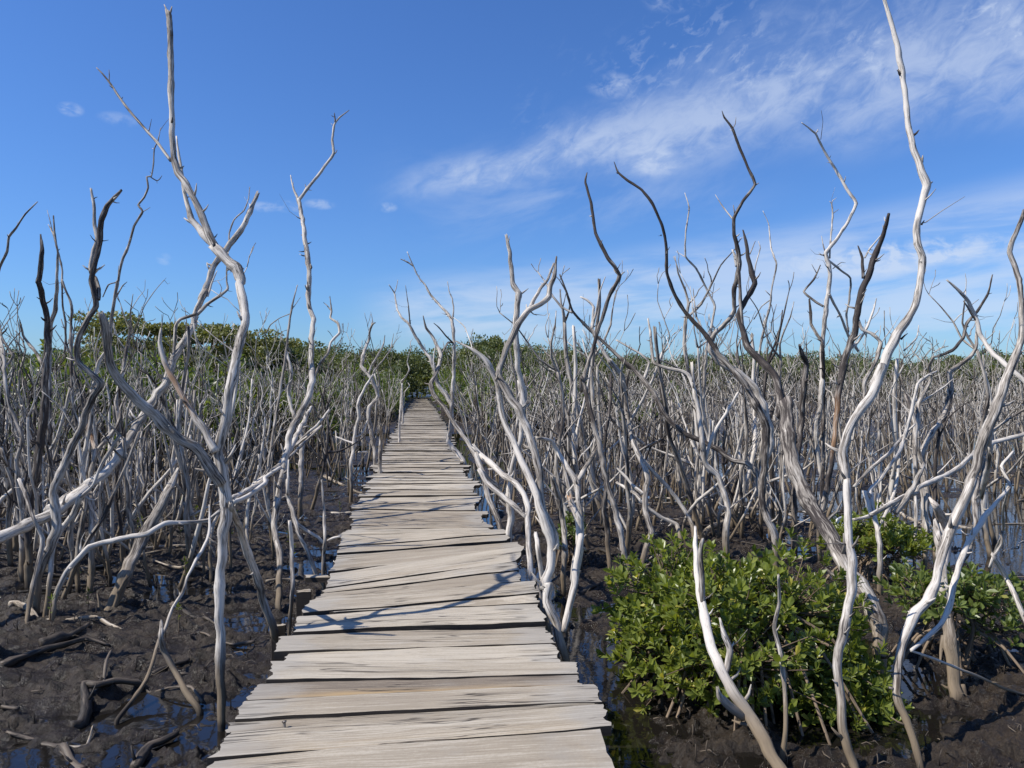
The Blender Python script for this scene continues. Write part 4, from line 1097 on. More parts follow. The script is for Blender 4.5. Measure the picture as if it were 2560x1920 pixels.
tag(mud, 'dark wet tidal mud flat with puddles under the dead trees', 'mud', kind='structure')
wv = [(-60, -50, 0), (60, -50, 0), (60, 60, 0), (-60, 60, 0)]
wat = link_mesh('water', wv, [[[0, 1, 2, 3]]], M_WATER)
tag(wat, 'thin sheets of tide water lying in the hollows of the mud', 'water', kind='structure')


def mud_z(x, y):
    i = int(np.clip(np.searchsorted(X1, x), 1, nxg - 1)); j = int(np.clip(np.searchsorted(Y1_, y), 1, nyg - 1))
    return float(H[i, j])


# ------------------------------------------------------------------ fallen sticks, roots on the mud
def stick(pts, w, label, mat, tone=.5, name='fallen_branch', cat='branch', group=None, lift=-.002, branches=()):
    rs = np.random.RandomState(sum(ord(c) * (i + 3) for i, c in enumerate(label)) % 9999 + int(abs(pts[0][0]) * 100))
    def place(pts, lift):
        out = []
        for p in pts:
            x, y = p[0], p[1]
            out.append([x, y, max(mud_z(x, y), -.005) + (p[2] * .6 if len(p) > 2 else lift)])
        return np.array(out)
    P = place(pts, lift)
    n = len(P); t = np.linspace(0, 1, n)
    R = w * .43 * (1 - .55 * t)
    e = None
    o = P[0].copy()
    tb = Tubes()
    PP, RR = catmull(P, R, .03 if P[0][1] < 9 else .08)
    tb.add(PP, RR, 8 if P[0][1] < 9 else 5, tone, None, rs, .24, lobes=.12)
    tb.spurs(PP, RR, 2.0, rs, tone)
    for b in branches:
        bp = place(b, lift)
        tb.add(*catmull(bp, [w * .3] + [w * .18] * (len(bp) - 1), .03), 6, tone, None, rs, .15)
    ob = tb.build(name, mat, None, origin=o)
    ob.location = o
    tag(ob, label, cat, group)
    return ob


def gp(reg, x, y):       # point of an enlarged region on the mud plane
    ox, oy, k = REG[reg]
    u, v = ox + x / k, oy + y / k
    Y = FP * CAMZ / (v - V0)
    return ((u - CU) / FP * Y, Y)


def lp(reg, s, zs=None):
    o = []
    for i, q in enumerate(s.split()):
        x, y = map(float, q.split(','))
        p = gp(reg, x, y)
        o.append(p + ((zs[i],) if zs else ()))
    return o


stick(lp('L', '690,1290 800,1250 850,1120 830,1020 960,1010 1120,950 1350,905 1440,890', [0, .02, .07, .10, .06, .05, .05, .0]), .085, 'thick dark muddy branch with a knee bend lying in the left foreground puddles', M_STICK, .7)
stick(lp('L', '1330,1680 1400,1580 1490,1480 1600,1440 1740,1375', [.0, .02, .05, .05, .06]), .075, 'dark wet branch rising from the mud at the bottom left, near the boardwalk corner', M_STICK, .7)
stick(lp('L', '820,1680 700,1590 620,1500 520,1440 300,1400 80,1400'), .055, 'grey half-buried branch running down to the bottom edge at left', M_STICK, .35)
stick(lp('L', '600,1470 740,1475 860,1445 970,1440'), .03, 'small pale forked twig lying on the foreground mud', M_PALE, .3, branches=[lp('L', '860,1445 890,1410 910,1375', [.01, .03, .06])])
stick(lp('L', '1015,900 1040,800 1090,715', [0, .06, .14]), .035, 'short stub of stick poking out of a foreground puddle', M_STICK, .3)
stick(lp('L', '1500,780 1640,730 1850,680'), .05, 'dark sodden branch behind the upside-down V stub', M_STICK, .8)
stick(lp('L', '0,785 200,720 460,640 640,610 860,550 1060,545', [.02, .04, .05, .05, .04, .0]), .06, 'long dark branch lying across the mud from the left edge', M_STICK, .5)
stick(lp('L', '90,190 160,180 280,250 400,300 520,320', [.12, .10, .05, .03, .02]), .07, 'pale curved fallen branch at the feet of the left uprights', M_PALE, .45)
stick(lp('L', '400,600 560,560 700,500 860,350', [.02, .06, .06, .02]), .10, 'low thick mud-caked root ridge at left foreground', M_STICK, .6, name='exposed_root', cat='root')
stick(lp('L', '650,300 800,290 950,290 1080,340 1190,380', [.03, .05, .06, .03, .0]), .05, 'tan fallen branch below the heavy leaning trunk', M_PALE, .6)
stick(lp('L', '780,0 900,50 1030,100'), .075, 'thick brown fallen limb resting against the heavy leaning trunk', M_STICK, .3)
stick(lp('L', '1580,1200 1700,1190 1800,1200 1960,1160'), .02, 'thin dark twig beside the foot of the V stub', M_STICK, .7)
stick(lp('L', '1420,1310 1510,1300 1620,1260'), .05, 'short black lump of sodden wood in the foreground mud', M_STICK, .8)
stick(lp('L', '1130,220 1350,160 1600,90 1900,70 2110,10'), .04, 'dark root ridge crossing behind the leaning pale stick', M_STICK, .8, name='exposed_root', cat='root')
stick(lp('G', '1500,1270 1600,1210 1700,1150 1850,1080 2000,1060 2200,1100', [.05, .10, .14, .16, .14, .05]), .10, 'thick tan fallen limb lying behind the green bush top', M_PALE, .5, name='fallen_log', cat='log')
stick(lp('G', '1180,968 1280,975 1370,990 1480,965 1600,1000 1700,1035', [.05, .1, .12, .14, .1, .05]), .04, 'thin white fallen branch lying low across the mud left of the tan limb', M_PALE, .1)
stick(lp('G', '1740,1040 1830,1035 1925,1040', [.08, .08, .06]), .035, 'short white curved branch on the mud right of the thin white one', M_PALE, .1)
stick(lp('G', '1180,1300 1300,1290 1380,1280'), .05, 'brown branch piece on the mud left of the bush top', M_STICK, .3)
stick(lp('G', '680,1640 760,1600 850,1580 900,1580'), .07, 'muddy root looping beside the white forked trees', M_STICK, .6, name='exposed_root', cat='root')
stick(lp('G', '1520,1180 1640,1150 1760,1060'), .05, 'dark straight fallen branch behind the bush', M_STICK, .6)
stick(lp('N', '540,485 640,455 760,455 900,445 1080,445 1230,410', [.05, .08, .08, .07, .06, .06]), .05, 'grey twisted branch on the mud behind the small dark shrub', M_PALE, .3)
stick(lp('N', '870,330 960,350 1060,410 1150,440 1230,470 ', [.12, .14, .10, .08, .04]), .075, 'tan curved fallen branch left of the broken stump', M_PALE, .5, branches=[lp('N', '960,350 970,320 935,260', [.14, .18, .26])])
stick(lp('N', '1480,470 1600,465 1700,475 1800,450'), .09, 'tan log piece on the mud before the open water', M_PALE, .5, name='fallen_log', cat='log')
stick(lp('N', '1500,960 1600,955 1750,965 1880,990'), .08, 'dark sunken log behind the pale-leaved bush', M_STICK, .5, name='fallen_log', cat='log')
stick(lp('N', '1830,50 2000,45 2212,65'), .07, 'long dark branch at the top of the open water by the right edge', M_STICK, .4)
stick(lp('E', '290,1380 400,1420 540,1475 640,1480', [.10, .08, .03, .0]), .08, 'tan fallen branch on the mud left of the boardwalk', M_PALE, .6)
stick(lp('E', '380,1500 480,1480 600,1410 640,1380'), .05, 'dark branch crossing below the tan one left of the boardwalk', M_STICK, .5)
stick(lp('E', '0,1590 200,1560 400,1530 560,1520'), .04, 'long dark root lying on the mud left of the boardwalk', M_STICK, .6, name='exposed_root', cat='root')
for k in range(150):
    side = rnd.random() < .5
    y = rnd.uniform(4.4, 19) if k < 110 else rnd.uniform(8, 14)
    half = .67 * y + .5
    x = rnd.uniform(-half, float(dcx(y)) - 1.1) if side else rnd.uniform(float(dcx(y)) + 1.3, half)
    if side and y < 6 and rnd.random() < .6: continue
    if not side and y < 7.2 and .3 < x < 3.2: continue
    a0 = rnd.uniform(-.5, .5) + (math.pi if rnd.random() < .5 else 0)
    ln = rnd.uniform(.25, 1.3)
    pts = []; cx_, cy_ = x, y
    for q_ in range(5):
        pts.append((cx_, cy_, rnd.uniform(.0, .05)))
        a0 += rnd.uniform(-.5, .5)
        cx_ += math.cos(a0) * ln / 4; cy_ += math.sin(a0) * ln / 4
    pale = rnd.random() < (.15 if y < 8 else .45)
    grp = 'fallen sticks on the mud ' + ('left' if side else 'right') + ' of the boardwalk'
    stick(pts, rnd.uniform(.015, .055), ('pale' if pale else 'dark muddy') + ' fallen stick lying on the open mud ' + ('left' if side else 'right') + ' of the boardwalk',
          M_PALE if pale else M_STICK, rnd.uniform(.2, .8), group=('pale ' if pale else 'dark ') + grp)

rs = np.random.RandomState(31)
tb = Tubes(); td = Tubes()
for k in range(2600):
    y = 3.6 + 8 * rs.rand() ** 1.2
    half = .67 * y + .3
    x = rs.uniform(-half, half)
    if abs(x - float(dcx(y))) < .85: continue
    z = mud_z(x, y)
    if z < -.02: continue
    a = rs.rand() * 6.28; ln = rs.uniform(.02, .11); r = rs.uniform(.0015, .004)
    if k % 3:
        tb.add([[x, y, z + .003], [x + math.cos(a) * ln * .5, y + math.sin(a) * ln * .5, z + .004 + rs.rand() * .015], [x + math.cos(a + .3) * ln, y + math.sin(a + .3) * ln, z + .002]], [r, r, r * .7], 4, rs.uniform(0, .9), None, rs, .05, cap='')
    else:
        h_ = rs.uniform(.02, .09)
        td.add([[x, y, z - .01], [x + rs.randn() * .006, y, z + h_ * .6], [x + rs.randn() * .01, y, z + h_]], [.004, .0035, .002], 4, rs.uniform(.2, .9), None, rs, .05, cap='')
tag(tb.build('twig_litter', M_STICK), 'scattered bits of twig and litter on the wet mud', 'litter', kind='stuff')
tag(td.build('breather_roots', M_STICK), 'small dark breather roots poking up through the mud', 'roots', kind='stuff')

# ------------------------------------------------------------------ leaves, bushes
def leaf_mesh(C, D, Nn, size, width=.42, rs=RS, var=None, fold=.18, six=True):
    """obovate leaves: base C, direction D, normal N, length size -> V, quads, var"""
    C = np.asarray(C); n = len(C)
    D = D / np.linalg.norm(D, axis=1)[:, None]
    S = np.cross(D, Nn); S /= np.maximum(np.linalg.norm(S, axis=1), 1e-6)[:, None]
    Nn = np.cross(S, D)
    sz = np.asarray(size).reshape(-1, 1) * np.ones((n, 1)); w = sz * width / 2
    v = rs.rand(n) if var is None else var
    if six:
        pts = [C, C + D * sz * .35 + S * w * .75 + Nn * w * fold * 1.5, C + D * sz * .7 + S * w * 1.0 + Nn * w * fold * 1.8, C + D * sz - Nn * sz * .06,
               C + D * sz * .7 - S * w * 1.0 + Nn * w * fold * 1.8, C + D * sz * .35 - S * w * .75 + Nn * w * fold * 1.5, C + D * sz * .5]
        V = np.stack(pts, 1).reshape(-1, 3)
        b = np.arange(n)[:, None] * 7
        Q = np.vstack([b + np.array([[0, 6, 2, 1]]), b + np.array([[0, 5, 4, 6]])])
        T3 = np.vstack([b + np.array([[6, 3, 2]]), b + np.array([[6, 4, 3]])])
        return V, Q, T3, np.repeat(v, 7)
    V = np.stack([C, C + D * sz * .5 + S * w, C + D * sz, C + D * sz * .5 - S * w], 1).reshape(-1, 3)
    return V, np.arange(n * 4).reshape(-1, 4), None, np.repeat(v, 4)


def build_leaves(name, chunks, mat, parent, origin=(0, 0, 0)):
    V, Q, T3, A = [], [], [], []; n = 0
    for v, q, t, a in chunks:
        V.append(v); Q.append(q + n); A.append(a)
        if t is not None: T3.append(t + n)
        n += len(v)
    return link_mesh(name, np.vstack(V) - np.asarray(origin), [np.vstack(Q)] + ([np.vstack(T3)] if T3 else []), mat, parent, {'var': np.concatenate(A)}, smooth=False)


def rosette(C, axis, k, size, rs, spread=(.4, 1.15)):
    """a whorl of leaves at a twig tip"""
    axis = axis / np.linalg.norm(axis)
    a = np.cross(axis, [0.1, .2, 1.0]); a /= np.linalg.norm(a) + 1e-9; b = np.cross(axis, a)
    ph = rs.rand() * 6.28 + np.arange(k) * 2.4
    tilt = np.linspace(spread[0], spread[1], k) + rs.randn(k) * .15
    D = np.cos(tilt)[:, None] * axis + np.sin(tilt)[:, None] * (np.cos(ph)[:, None] * a + np.sin(ph)[:, None] * b)
    Nn = axis[None] * 1.0 + rs.randn(k, 3) * .25
    Cc = C[None] + axis[None] * (np.linspace(.01, -.03, k)[:, None])
    sz = size * rs.uniform(.7, 1.15, k)
    base = rs.rand() * .5
    return leaf_mesh(Cc, D, Nn, sz, .46, rs, np.clip(base + rs.rand(k) * .42 + (rs.rand(k) < .025) * .6, 0, 1))


def bush(label, cx, cy, rx, ry, h, nro, leaf=.075, seed=1, mat=None, droop=0.0, roots=26, group=None, name='mangrove_bush', lean=(0, 0), per=8, zlo=.16, lobes=9):
    rs = np.random.RandomState(seed)
    mat = mat or M_LEAF
    o = np.array([cx, cy, max(mud_z(cx, cy), 0)])
    e = empty(name, o, label, 'bush', group)
    stems = Tubes()
    # a handful of leafy lobes of uneven size make the crown
    lob = []
    for i in range(lobes):
        a = rs.rand() * 6.28; r = math.sqrt(rs.rand()) * .62
        c = np.array([cx + lean[0] + math.cos(a) * r * rx, cy + lean[1] + math.sin(a) * r * ry, o[2] + h * (zlo + .56 - .45 * r * (1 if math.sin(a) > 0 else 1.25) + rs.uniform(-.1 if lobes < 15 else -.28, .08))])
        lob.append((c, rs.uniform(.34, .55)))
    chunks = []
    forks = []
    for c, s in lob:
        base = np.array([cx + rs.randn() * rx * .15, cy + rs.randn() * ry * .15, o[2] + .02])
        m1 = base * .5 + c * .5 + rs.randn(3) * .05
        P, R = catmull([base, m1, c], [.016, .012, .007], .04)
        stems.add(P, R, 6, .4, None, rs, .1, cap='')
        forks.append(c)
    for i in range(nro):
        c, s = lob[rs.randint(len(lob))]
        dv = rs.randn(3); dv /= np.linalg.norm(dv)
        if dv[2] < -.35: dv[2] *= -.6
        rr = rs.uniform(.5, 1.0) ** .5 * rs.choice([1, 1, 1.1, 1.35])
        tip = c + dv * np.array([rx, ry, h * .62]) * s * rr
        if tip[2] < o[2] + zlo * h * .8: tip[2] = o[2] + zlo * h + rs.rand() * .1
        ax = dv * .65 + np.array([0, 0, .75 - droop]) + rs.randn(3) * .25
        chunks.append(rosette(tip, ax, per, leaf * rs.uniform(.8, 1.15), rs))
        if rs.rand() < .55:
            mid_ = tip * .55 + c * .45 + rs.randn(3) * .03
            P, R = catmull([c + rs.randn(3) * .03, mid_, tip], [.006, .0045, .003], .05)
            stems.add(P, R, 4, .5, None, rs, .05, cap='')
    build_leaves('foliage', chunks, mat, e, o)
    stems.build('stems', M_LIVE, e, origin=o)
    if roots:
        tb = Tubes()
        for i in range(roots):
            a = rs.rand() * 6.28
            top = np.array([cx + math.cos(a) * rx * .3 * rs.rand(), cy + math.sin(a) * ry * .3 * rs.rand(), o[2] + h * rs.uniform(.28, .5)])
            q_ = rs.uniform(.55, 1.0)
            foot = np.array([cx + math.cos(a) * rx * q_, cy + math.sin(a) * ry * q_, -.04])
            m2 = top * .45 + foot * .55 + np.array([0, 0, h * .12])
            P, R = catmull([top, m2, foot], [.011, .010, .009], .05)
            tb.add(P, R, 6, .25, None, rs, .08, cap='')
        tb.build('prop_roots', M_ROOT, e, origin=o)
    return e


M_ROOT = mat_bark('prop_root', light=(.24, .18, .125), mid=(.15, .11, .075), dark=(.09, .065, .045), stain=False)
bush('large glossy green mangrove bush filling the lower right foreground on arching prop roots', 1.53, 5.0, .88, .90, 1.32, 2200, .070, 3, roots=46, lobes=18, lean=(.0, .10), zlo=.0)
bush('small dark green mangrove bush behind the furrowed leaning trunk, right of the big bush', 3.55, 7.55, .62, .5, .62, 260, .075, 8, roots=22, lobes=6, zlo=.35)
bush('pale yellow-green airy mangrove bush at the right edge on open mud', 3.15, 5.45, .55, .60, .80, 260, .070, 12, mat=M_LEAFY, roots=12, lobes=7, per=6)
bush('low part-hidden green mangrove clump between the bush and the white-footed tree', 2.30, 5.35, .30, .35, .55, 110, .075, 14, roots=10, lobes=4)
bush('little round mangrove shrub with narrow leaves on the mud right of the boardwalk', .62, 8.35, .26, .22, .62, 85, .055, 15, roots=8, lobes=4, mat=M_SHR)
bush('small mangrove seedling bush at the left of the big bush, beside a dark trunk', .95, 5.75, .24, .2, .45, 26, .085, 17, roots=4, lobes=2)
# low green growth between the dead trunks: a few shared shapes, many individuals
shr_src = []
for s in range(4):
    e = bush('low green mangrove shrub growing between the dead trunks left of the boardwalk', -4 - s, 12, .55, .5, .9 + .1 * s, 150, .085, 40 + s,
             mat=[M_SHR, M_LEAFY][s % 2], roots=0, name='mangrove_shrub', group='low green shrubs in the left thicket', per=7, zlo=.12, lobes=7)
    shr_src.append(e)
used_s = set()


def place_shrub(k, x, y, s, label, group):
    src = shr_src[k % 4]
    if k % 4 not in used_s:
        used_s.add(k % 4); e = src
    else:
        e = src.copy(); COL.objects.link(e)
        for ch in list(src.children):
            if len(ch.name) and ch.parent == src:
                c = ch.copy(); COL.objects.link(c); c.parent = e
    e.location = (x, y, max(mud_z(x, y), 0)); e.rotation_euler = (0, 0, rnd.uniform(0, 6.28)); e.scale = (s, s, s)
    e['label'] = label; e['group'] = group
    return e


k = 0
rnd.seed(99)
SHL = 'low green mangrove shrub growing between the dead trunks left of the boardwalk'
SHR_ = 'low green mangrove shrub growing between the dead trunks right of the boardwalk'
for (u, v, s) in [(60, 1130, 1.2), (150, 1150, 1.0), (230, 1120, 1.1), (330, 1160, 1.1), (420, 1170, 1.2), (470, 1150, 1.2), (380, 1215, .8), (70, 1245, .6), (20, 1180, .9),
                  (520, 1180, .9), (280, 1080, 1.2), (590, 1090, 1.0), (640, 1060, 1.1), (180, 1060, 1.2), (240, 1170, 1.2), (300, 1130, 1.3), (380, 1140, 1.4), (500, 1150, 1.2), (60, 1100, 1.4), (130, 1110, 1.4), (350, 1100, 1.4), (430, 1110, 1.5), (200, 1095, 1.5), (550, 1085, 1.4), (680, 1050, 1.4), (20, 1060, 1.6), (260, 1050, 1.6), (400, 1060, 1.6), (730, 1030, 1.4), (340, 1040, 1.7), (600, 1035, 1.6), (480, 1065, 1.3), (100, 1068, 1.3), (560, 1120, 1.0)]:
    Y = FP * CAMZ / (v - V0); place_shrub(k, (u - CU) / FP * Y, Y, s * 2.1, SHL, 'low green shrubs in the left thicket'); k += 1
for i in range(190):
    y = rnd.uniform(20, 66)
    left = rnd.random() < .5
    x = dcx(y) + (-(1.6 + abs(rnd.gauss(0, 1)) * (3 + y * .2)) if left else (2.0 + abs(rnd.gauss(0, 1)) * (2 + y * .1)))
    if not left and (x - dcx(y) > 9 or y < 26): continue
    s = rnd.uniform(1.3, 2.0) * (1 + (y - 24) / 60)
    x = x - .5 * s if left else x + .4 * s
    place_shrub(k, float(x), y, s, SHL if left else SHR_, 'low green shrubs in the left thicket' if left else 'low green shrubs in the right thicket'); k += 1
for i in range(26):   # hedge-like growth closing on the boardwalk far away
    y = 38 + i * 1.25
    for left in (0, 1):
        s = rnd.uniform(1.25, 1.7) * (1 + (y - 36) / 35)
        x = float(dcx(y)) + (-1 if left else 1) * (.78 + .55 * s + rnd.uniform(0, .25))
        place_shrub(k, x, y, s, 'green mangrove shrub crowding the far ' + ('left' if left else 'right') + ' edge of the boardwalk',
                    'shrubs along the far boardwalk, ' + ('left' if left else 'right') + ' side'); k += 1

# seedlings
sd_src = None
for i in range(34):
    left = i % 2
    y = rnd.uniform(5.5, 13)
    x = float(dcx(y)) + (-rnd.uniform(1.1, 4.5) if left else rnd.uniform(2.0, 6.5))
    if sd_src is None:
        rs = np.random.RandomState(4)
        e = empty('mangrove_seedling', (x, y, mud_z(x, y)), 'x', 'seedling')
        tb = Tubes(); tb.add(*catmull([[0, 0, -.03], [.01, 0, .12], [0, .01, .24]], [.005, .005, .004], .03), 5, .3, None, rs, .05, cap='')
        tb.build('stem', M_LIVE, e)
        build_leaves('leaves', [rosette(np.array([0, .01, .24]), np.array([0, 0, 1.0]), 6, .07, rs), rosette(np.array([.0, 0, .15]), np.array([.3, 0, 1.0]), 3, .06, rs)], M_LEAF, e)
        sd_src = e
    else:
        e = sd_src.copy(); COL.objects.link(e)
        for ch in list(sd_src.children):
            c = ch.copy(); COL.objects.link(c); c.parent = e
    s = rnd.uniform(.6, 1.2)
    e.location = (x, y, max(mud_z(x, y), 0)); e.scale = (s, s, s); e.rotation_euler = (0, 0, rnd.uniform(0, 6))
    e['label'] = 'tiny green mangrove seedling sprouting from the mud ' + ('left' if left else 'right') + ' of the boardwalk'
    e['group'] = 'mangrove seedlings ' + ('left' if left else 'right') + ' of the boardwalk'

# ------------------------------------------------------------------ thicket of smaller dead trees
def gen_tree(rs, h, r0, hi):
    """branch list [(P, R)] of one dead sapling, rooted at the origin"""
    out = []
    st = .06 if hi else .25
    cnt = [0]
    def grow(p, dr, ln, r, depth, bid=0):
        if depth == 1: cnt[0] += 1; bid = cnt[0]
        n = max(4, int(ln / .22)); P = [p]; R = [r]
        d0 = dr / np.linalg.norm(dr)
        ax = rs.randn(3) * .12; kink = 0
        for i in range(n):
            if rs.rand() < .3: kink = 1
            d0 = d0 + rs.randn(3) * (.10 if depth == 0 else .19) * (1 + .9 * kink); kink = 0
            d0[2] += .17 if depth else .14
            d0 /= np.linalg.norm(d0)
            P.append(P[-1] + d0 * ln / n); R.append(r * (1 - (i + 1) / n * (.42 if depth == 0 else .62)))
        out.append((np.array(P), np.array(R), depth, bid))
        if depth < 3:
            k = [rs.choice([0, 1, 2, 2]), rs.choice([0, 1, 1]), rs.choice([0, 0, 1])][depth]
            for _ in range(k):
                i = rs.randint(max(1, int(n * (.3 if depth == 0 else .25))), n)
                a = rs.rand() * 6.28; up = rs.uniform(.5, 1.4)
                bd = np.array([math.cos(a), math.sin(a), up])
                grow(P[i], bd, ln * rs.uniform(.35, .65), R[i] * rs.uniform(.5, .75), depth + 1, bid)
            if depth < 2 and rs.rand() < .65:     # fork at the tip
                for s_ in (0, 1):
                    grow(P[-1], d0 + rs.randn(3) * .45, ln * rs.uniform(.2, .42), R[-1] * rs.uniform(.6, .95), depth + 1, bid)
    lean = rs.randn(2) * .14
    grow(np.array([0, 0, -.15]), np.array([lean[0], lean[1], 1.0]), h, r0, 0)
    return out


def tree_tubes(br, hi, rs, tone, want=None):
    tb = Tubes()
    for P, R, dp, bid in br:
        if want is not None and bid != want: continue
        if not hi and dp >= 3: continue
        PP, RR = (catmull(P, R, .08) if hi else (P, R))
        tb.add(PP, np.maximum(RR, .003 if hi else .0055), (9 if dp == 0 else 6) if hi else (5 if dp == 0 else 4), tone + rs.uniform(-.1, .15), None, rs, .14, cap='rough' if hi else '')
        if hi: tb.spurs(PP, RR, 1.5, rs, tone, 4)
    return tb


variants_hi, variants_mid = [], []
for i in range(16):
    rs = np.random.RandomState(300 + i)
    br = gen_tree(rs, rs.uniform(1.3, 2.3), rs.uniform(.015, .028), True)
    tone = [.3, .5, .6, .75, .4, .95, .5, .15][i % 8]
    parts = []
    for b in range(max(q_[3] for q_ in br) + 1):
        parts.append(tree_tubes(br, True, rs, tone, b).build('trunk' if b == 0 else 'branch', M_BARK))
    variants_hi.append(parts)
for i in range(18):
    rs = np.random.RandomState(500 + i)
    br = gen_tree(rs, rs.uniform(1.2, 2.4), rs.uniform(.015, .029), False)
    variants_mid.append(tree_tubes(br, False, rs, [.35, .45, .55, .7, .4, .85, .5][i % 7]))

spots = []
rn = np.random.RandomState(77)
for _ in range(40000):
    if len(spots) >= 2600: break
    y = 6.9 + 50 * rn.rand() ** 1.35
    half = .70 * y + 1.2
    x = rn.uniform(-half, half)
    c = float(dcx(y)); dx_ = x - c
    if -1.15 < dx_ < 1.25: continue
    dens = 1.0
    if dx_ < 0:
        if y < 7.6: dens = .35 if x < -3.2 else 0
        elif y < 9.5: dens = .85 if x < -2.6 else .06
        elif y < 14: dens = 1.0 if dx_ < -2.9 else .07
        else: dens = 1.0
    else:
        if y < 8.3: dens = 0
        elif y < 9.4: dens = .35 if x < 3.4 else .12
        elif y < 13 and x > 3.6: dens = .16
        elif y < 11: dens = .7 if dx_ > 1.5 else .3
    # thin patches and clumps
    dens *= .25 + 1.4 * float(vnoise(np.array([x * .7]), np.array([y * .7]), 5)[0])
    if y > 34: dens *= .6
    if rn.rand() > dens: continue
    spots.append((x, y))
spots.sort(key=lambda p: math.hypot(*p))
NIND = 300 - 67
zone_lab = {}
first_hi = set(); first_mid = {}


def zone(x, y):
    c = float(dcx(y)); side = 'left' if x < c else 'right'
    if y < 10: dist = 'at the front of'
    elif y < 15: dist = 'a few rows inside'
    else: dist = 'deep inside'
    return side, dist


for n_, (x, y) in enumerate(spots[:NIND]):
    vi = rn.randint(16)
    side, dist = zone(x, y)
    e = empty('dead_tree', (x, y, 0), 'thin bare grey dead tree standing ' + dist + ' the ' + side + ' thicket', 'dead tree',
              'thin dead trees ' + dist + ' the ' + side + ' thicket')
    for src in variants_hi[vi]:
        if vi in first_hi: c = src.copy(); COL.objects.link(c)
        else: c = src
        c.parent = e
    first_hi.add(vi)
    s = .72 + .55 * rn.rand() ** 1.5
    if x > .8 and rn.rand() < .28: s *= 1.4
    e.scale = (s, s, s * rn.uniform(.9, 1.12)); e.rotation_euler = (rn.normal(0, .07), rn.normal(0, .07), rn.rand() * 6.28)
for i, prts in enumerate(variants_hi):
    if i not in first_hi:
        for q_ in prts: bpy.data.objects.remove(q_)
Vs, F4, F3, Bs, Ts = [], [], [], [], []; n0 = 0
packed = [(np.vstack(t.V), np.vstack(t.F4), np.vstack(t.F3), np.vstack(t.B), np.concatenate(t.T)) for t in variants_mid]
for (x, y) in spots[NIND:]:
    V, f4, f3, b, t = packed[rn.randint(18)]
    a = rn.rand() * 6.28; s = (rn.uniform(.85, 1.25) if y > 18 else .72 + .5 * rn.rand() ** 1.4); lx, ly = rn.normal(0, .09, 2)
    c_, s_ = math.cos(a), math.sin(a)
    Q = np.empty_like(V)
    Q[:, 0] = (V[:, 0] * c_ - V[:, 1] * s_) * s + lx * V[:, 2] + x
    Q[:, 1] = (V[:, 0] * s_ + V[:, 1] * c_) * s + ly * V[:, 2] + y
    Q[:, 2] = V[:, 2] * s * rn.uniform(.9, 1.15)
    Vs.append(Q); F4.append(f4 + n0); F3.append(f3 + n0); Bs.append(b); Ts.append(np.clip(t + rn.uniform(-.42, .25), 0, 1)); n0 += len(V)
th_ = link_mesh('dead_trees', np.vstack(Vs), [np.vstack(F4), np.vstack(F3)], M_BARKF, None,
                {'bark': np.vstack(Bs), 'tone': np.concatenate(Ts), 'orange': np.zeros(n0)})
tag(th_, 'dense far thicket of countless thin bare grey dead trees on both sides of the boardwalk', 'dead trees', kind='stuff')

# ------------------------------------------------------------------ the living forest behind
def forest_variant(i, flat=False, yellow=False):
    rs = np.random.RandomState(900 + i)
    h = 1.0; chunks = []
    lobs = []
    nb = 16 if not flat else 20
    for k in range(nb):
        a = rs.rand() * 6.28; r = math.sqrt(rs.rand()) * (.40 if not flat else .58)
        z = (.50 + rs.rand() * .40 - r * .28) if not flat else rs.choice([.5, .64, .78, .88]) + rs.uniform(-.02, .02)
        if flat: r *= (1.25 - z * .6)
        lobs.append((np.array([math.cos(a) * r, math.sin(a) * r, z]), rs.uniform(.13, .22)))
    if not flat:
        for k in range(6):
            a = rs.rand() * 6.28; lobs.append((np.array([math.cos(a) * .3, math.sin(a) * .3, rs.uniform(.2, .42)]), rs.uniform(.13, .2)))
    for c, s in lobs:
        n = 260
        dv = rs.randn(n, 3); dv /= np.linalg.norm(dv, axis=1)[:, None]
        rr = rs.uniform(.55, 1.05, (n, 1))
        P = c + dv * rr * np.array([s, s, s * (.75 if not flat else .26)])
        D = rs.randn(n, 3) + dv; Nn = dv + rs.randn(n, 3) * .6 + [0, 0, .5]
        v, q, t, a_ = leaf_mesh(P, D, Nn, rs.uniform(.028, .052, n), .62, rs, np.clip(rs.rand() * .5 + rs.rand(n) * .45, 0, 1), six=False)
        chunks.append((v, q, t, a_))
    crown = build_leaves('crown', chunks, M_FORY if yellow else M_FOR, None)
    tb = Tubes()
    tb.add(*catmull([[0, 0, -.02], [.01, 0, .3], [0, .01, .8]], [.022, .016, .006], .06), 6, .4, None, rs, .1, cap='')
    for c, s in lobs[:12]:
        b = np.array([0.005, 0, min(.55, c[2] * .6)])
        tb.add(*catmull([b, (b + c) / 2 + [0, 0, .03], c], [.009, .006, .003], .08), 4, .4, None, rs, .1, cap='')
    trunk = tb.build('trunk', M_LIVE, None)
    return crown, trunk


fv = [forest_variant(i) for i in range(5)] + [forest_variant(10, True, True), forest_variant(11, True, True)]
used_f = set()


def forest_tree(vi, x, y, h, wid, label, group=None, name='leafy_tree', cat='tree'):
    e = empty(name, (x, y, .2), label, cat, group)
    for src in fv[vi]:
        if vi in used_f: c = src.copy(); COL.objects.link(c)
        else: c = src
        c.parent = e
    used_f.add(vi)
    e.scale = (h * wid, h * wid, h); e.rotation_euler = (0, 0, rnd.uniform(0, 6.28))
    return e


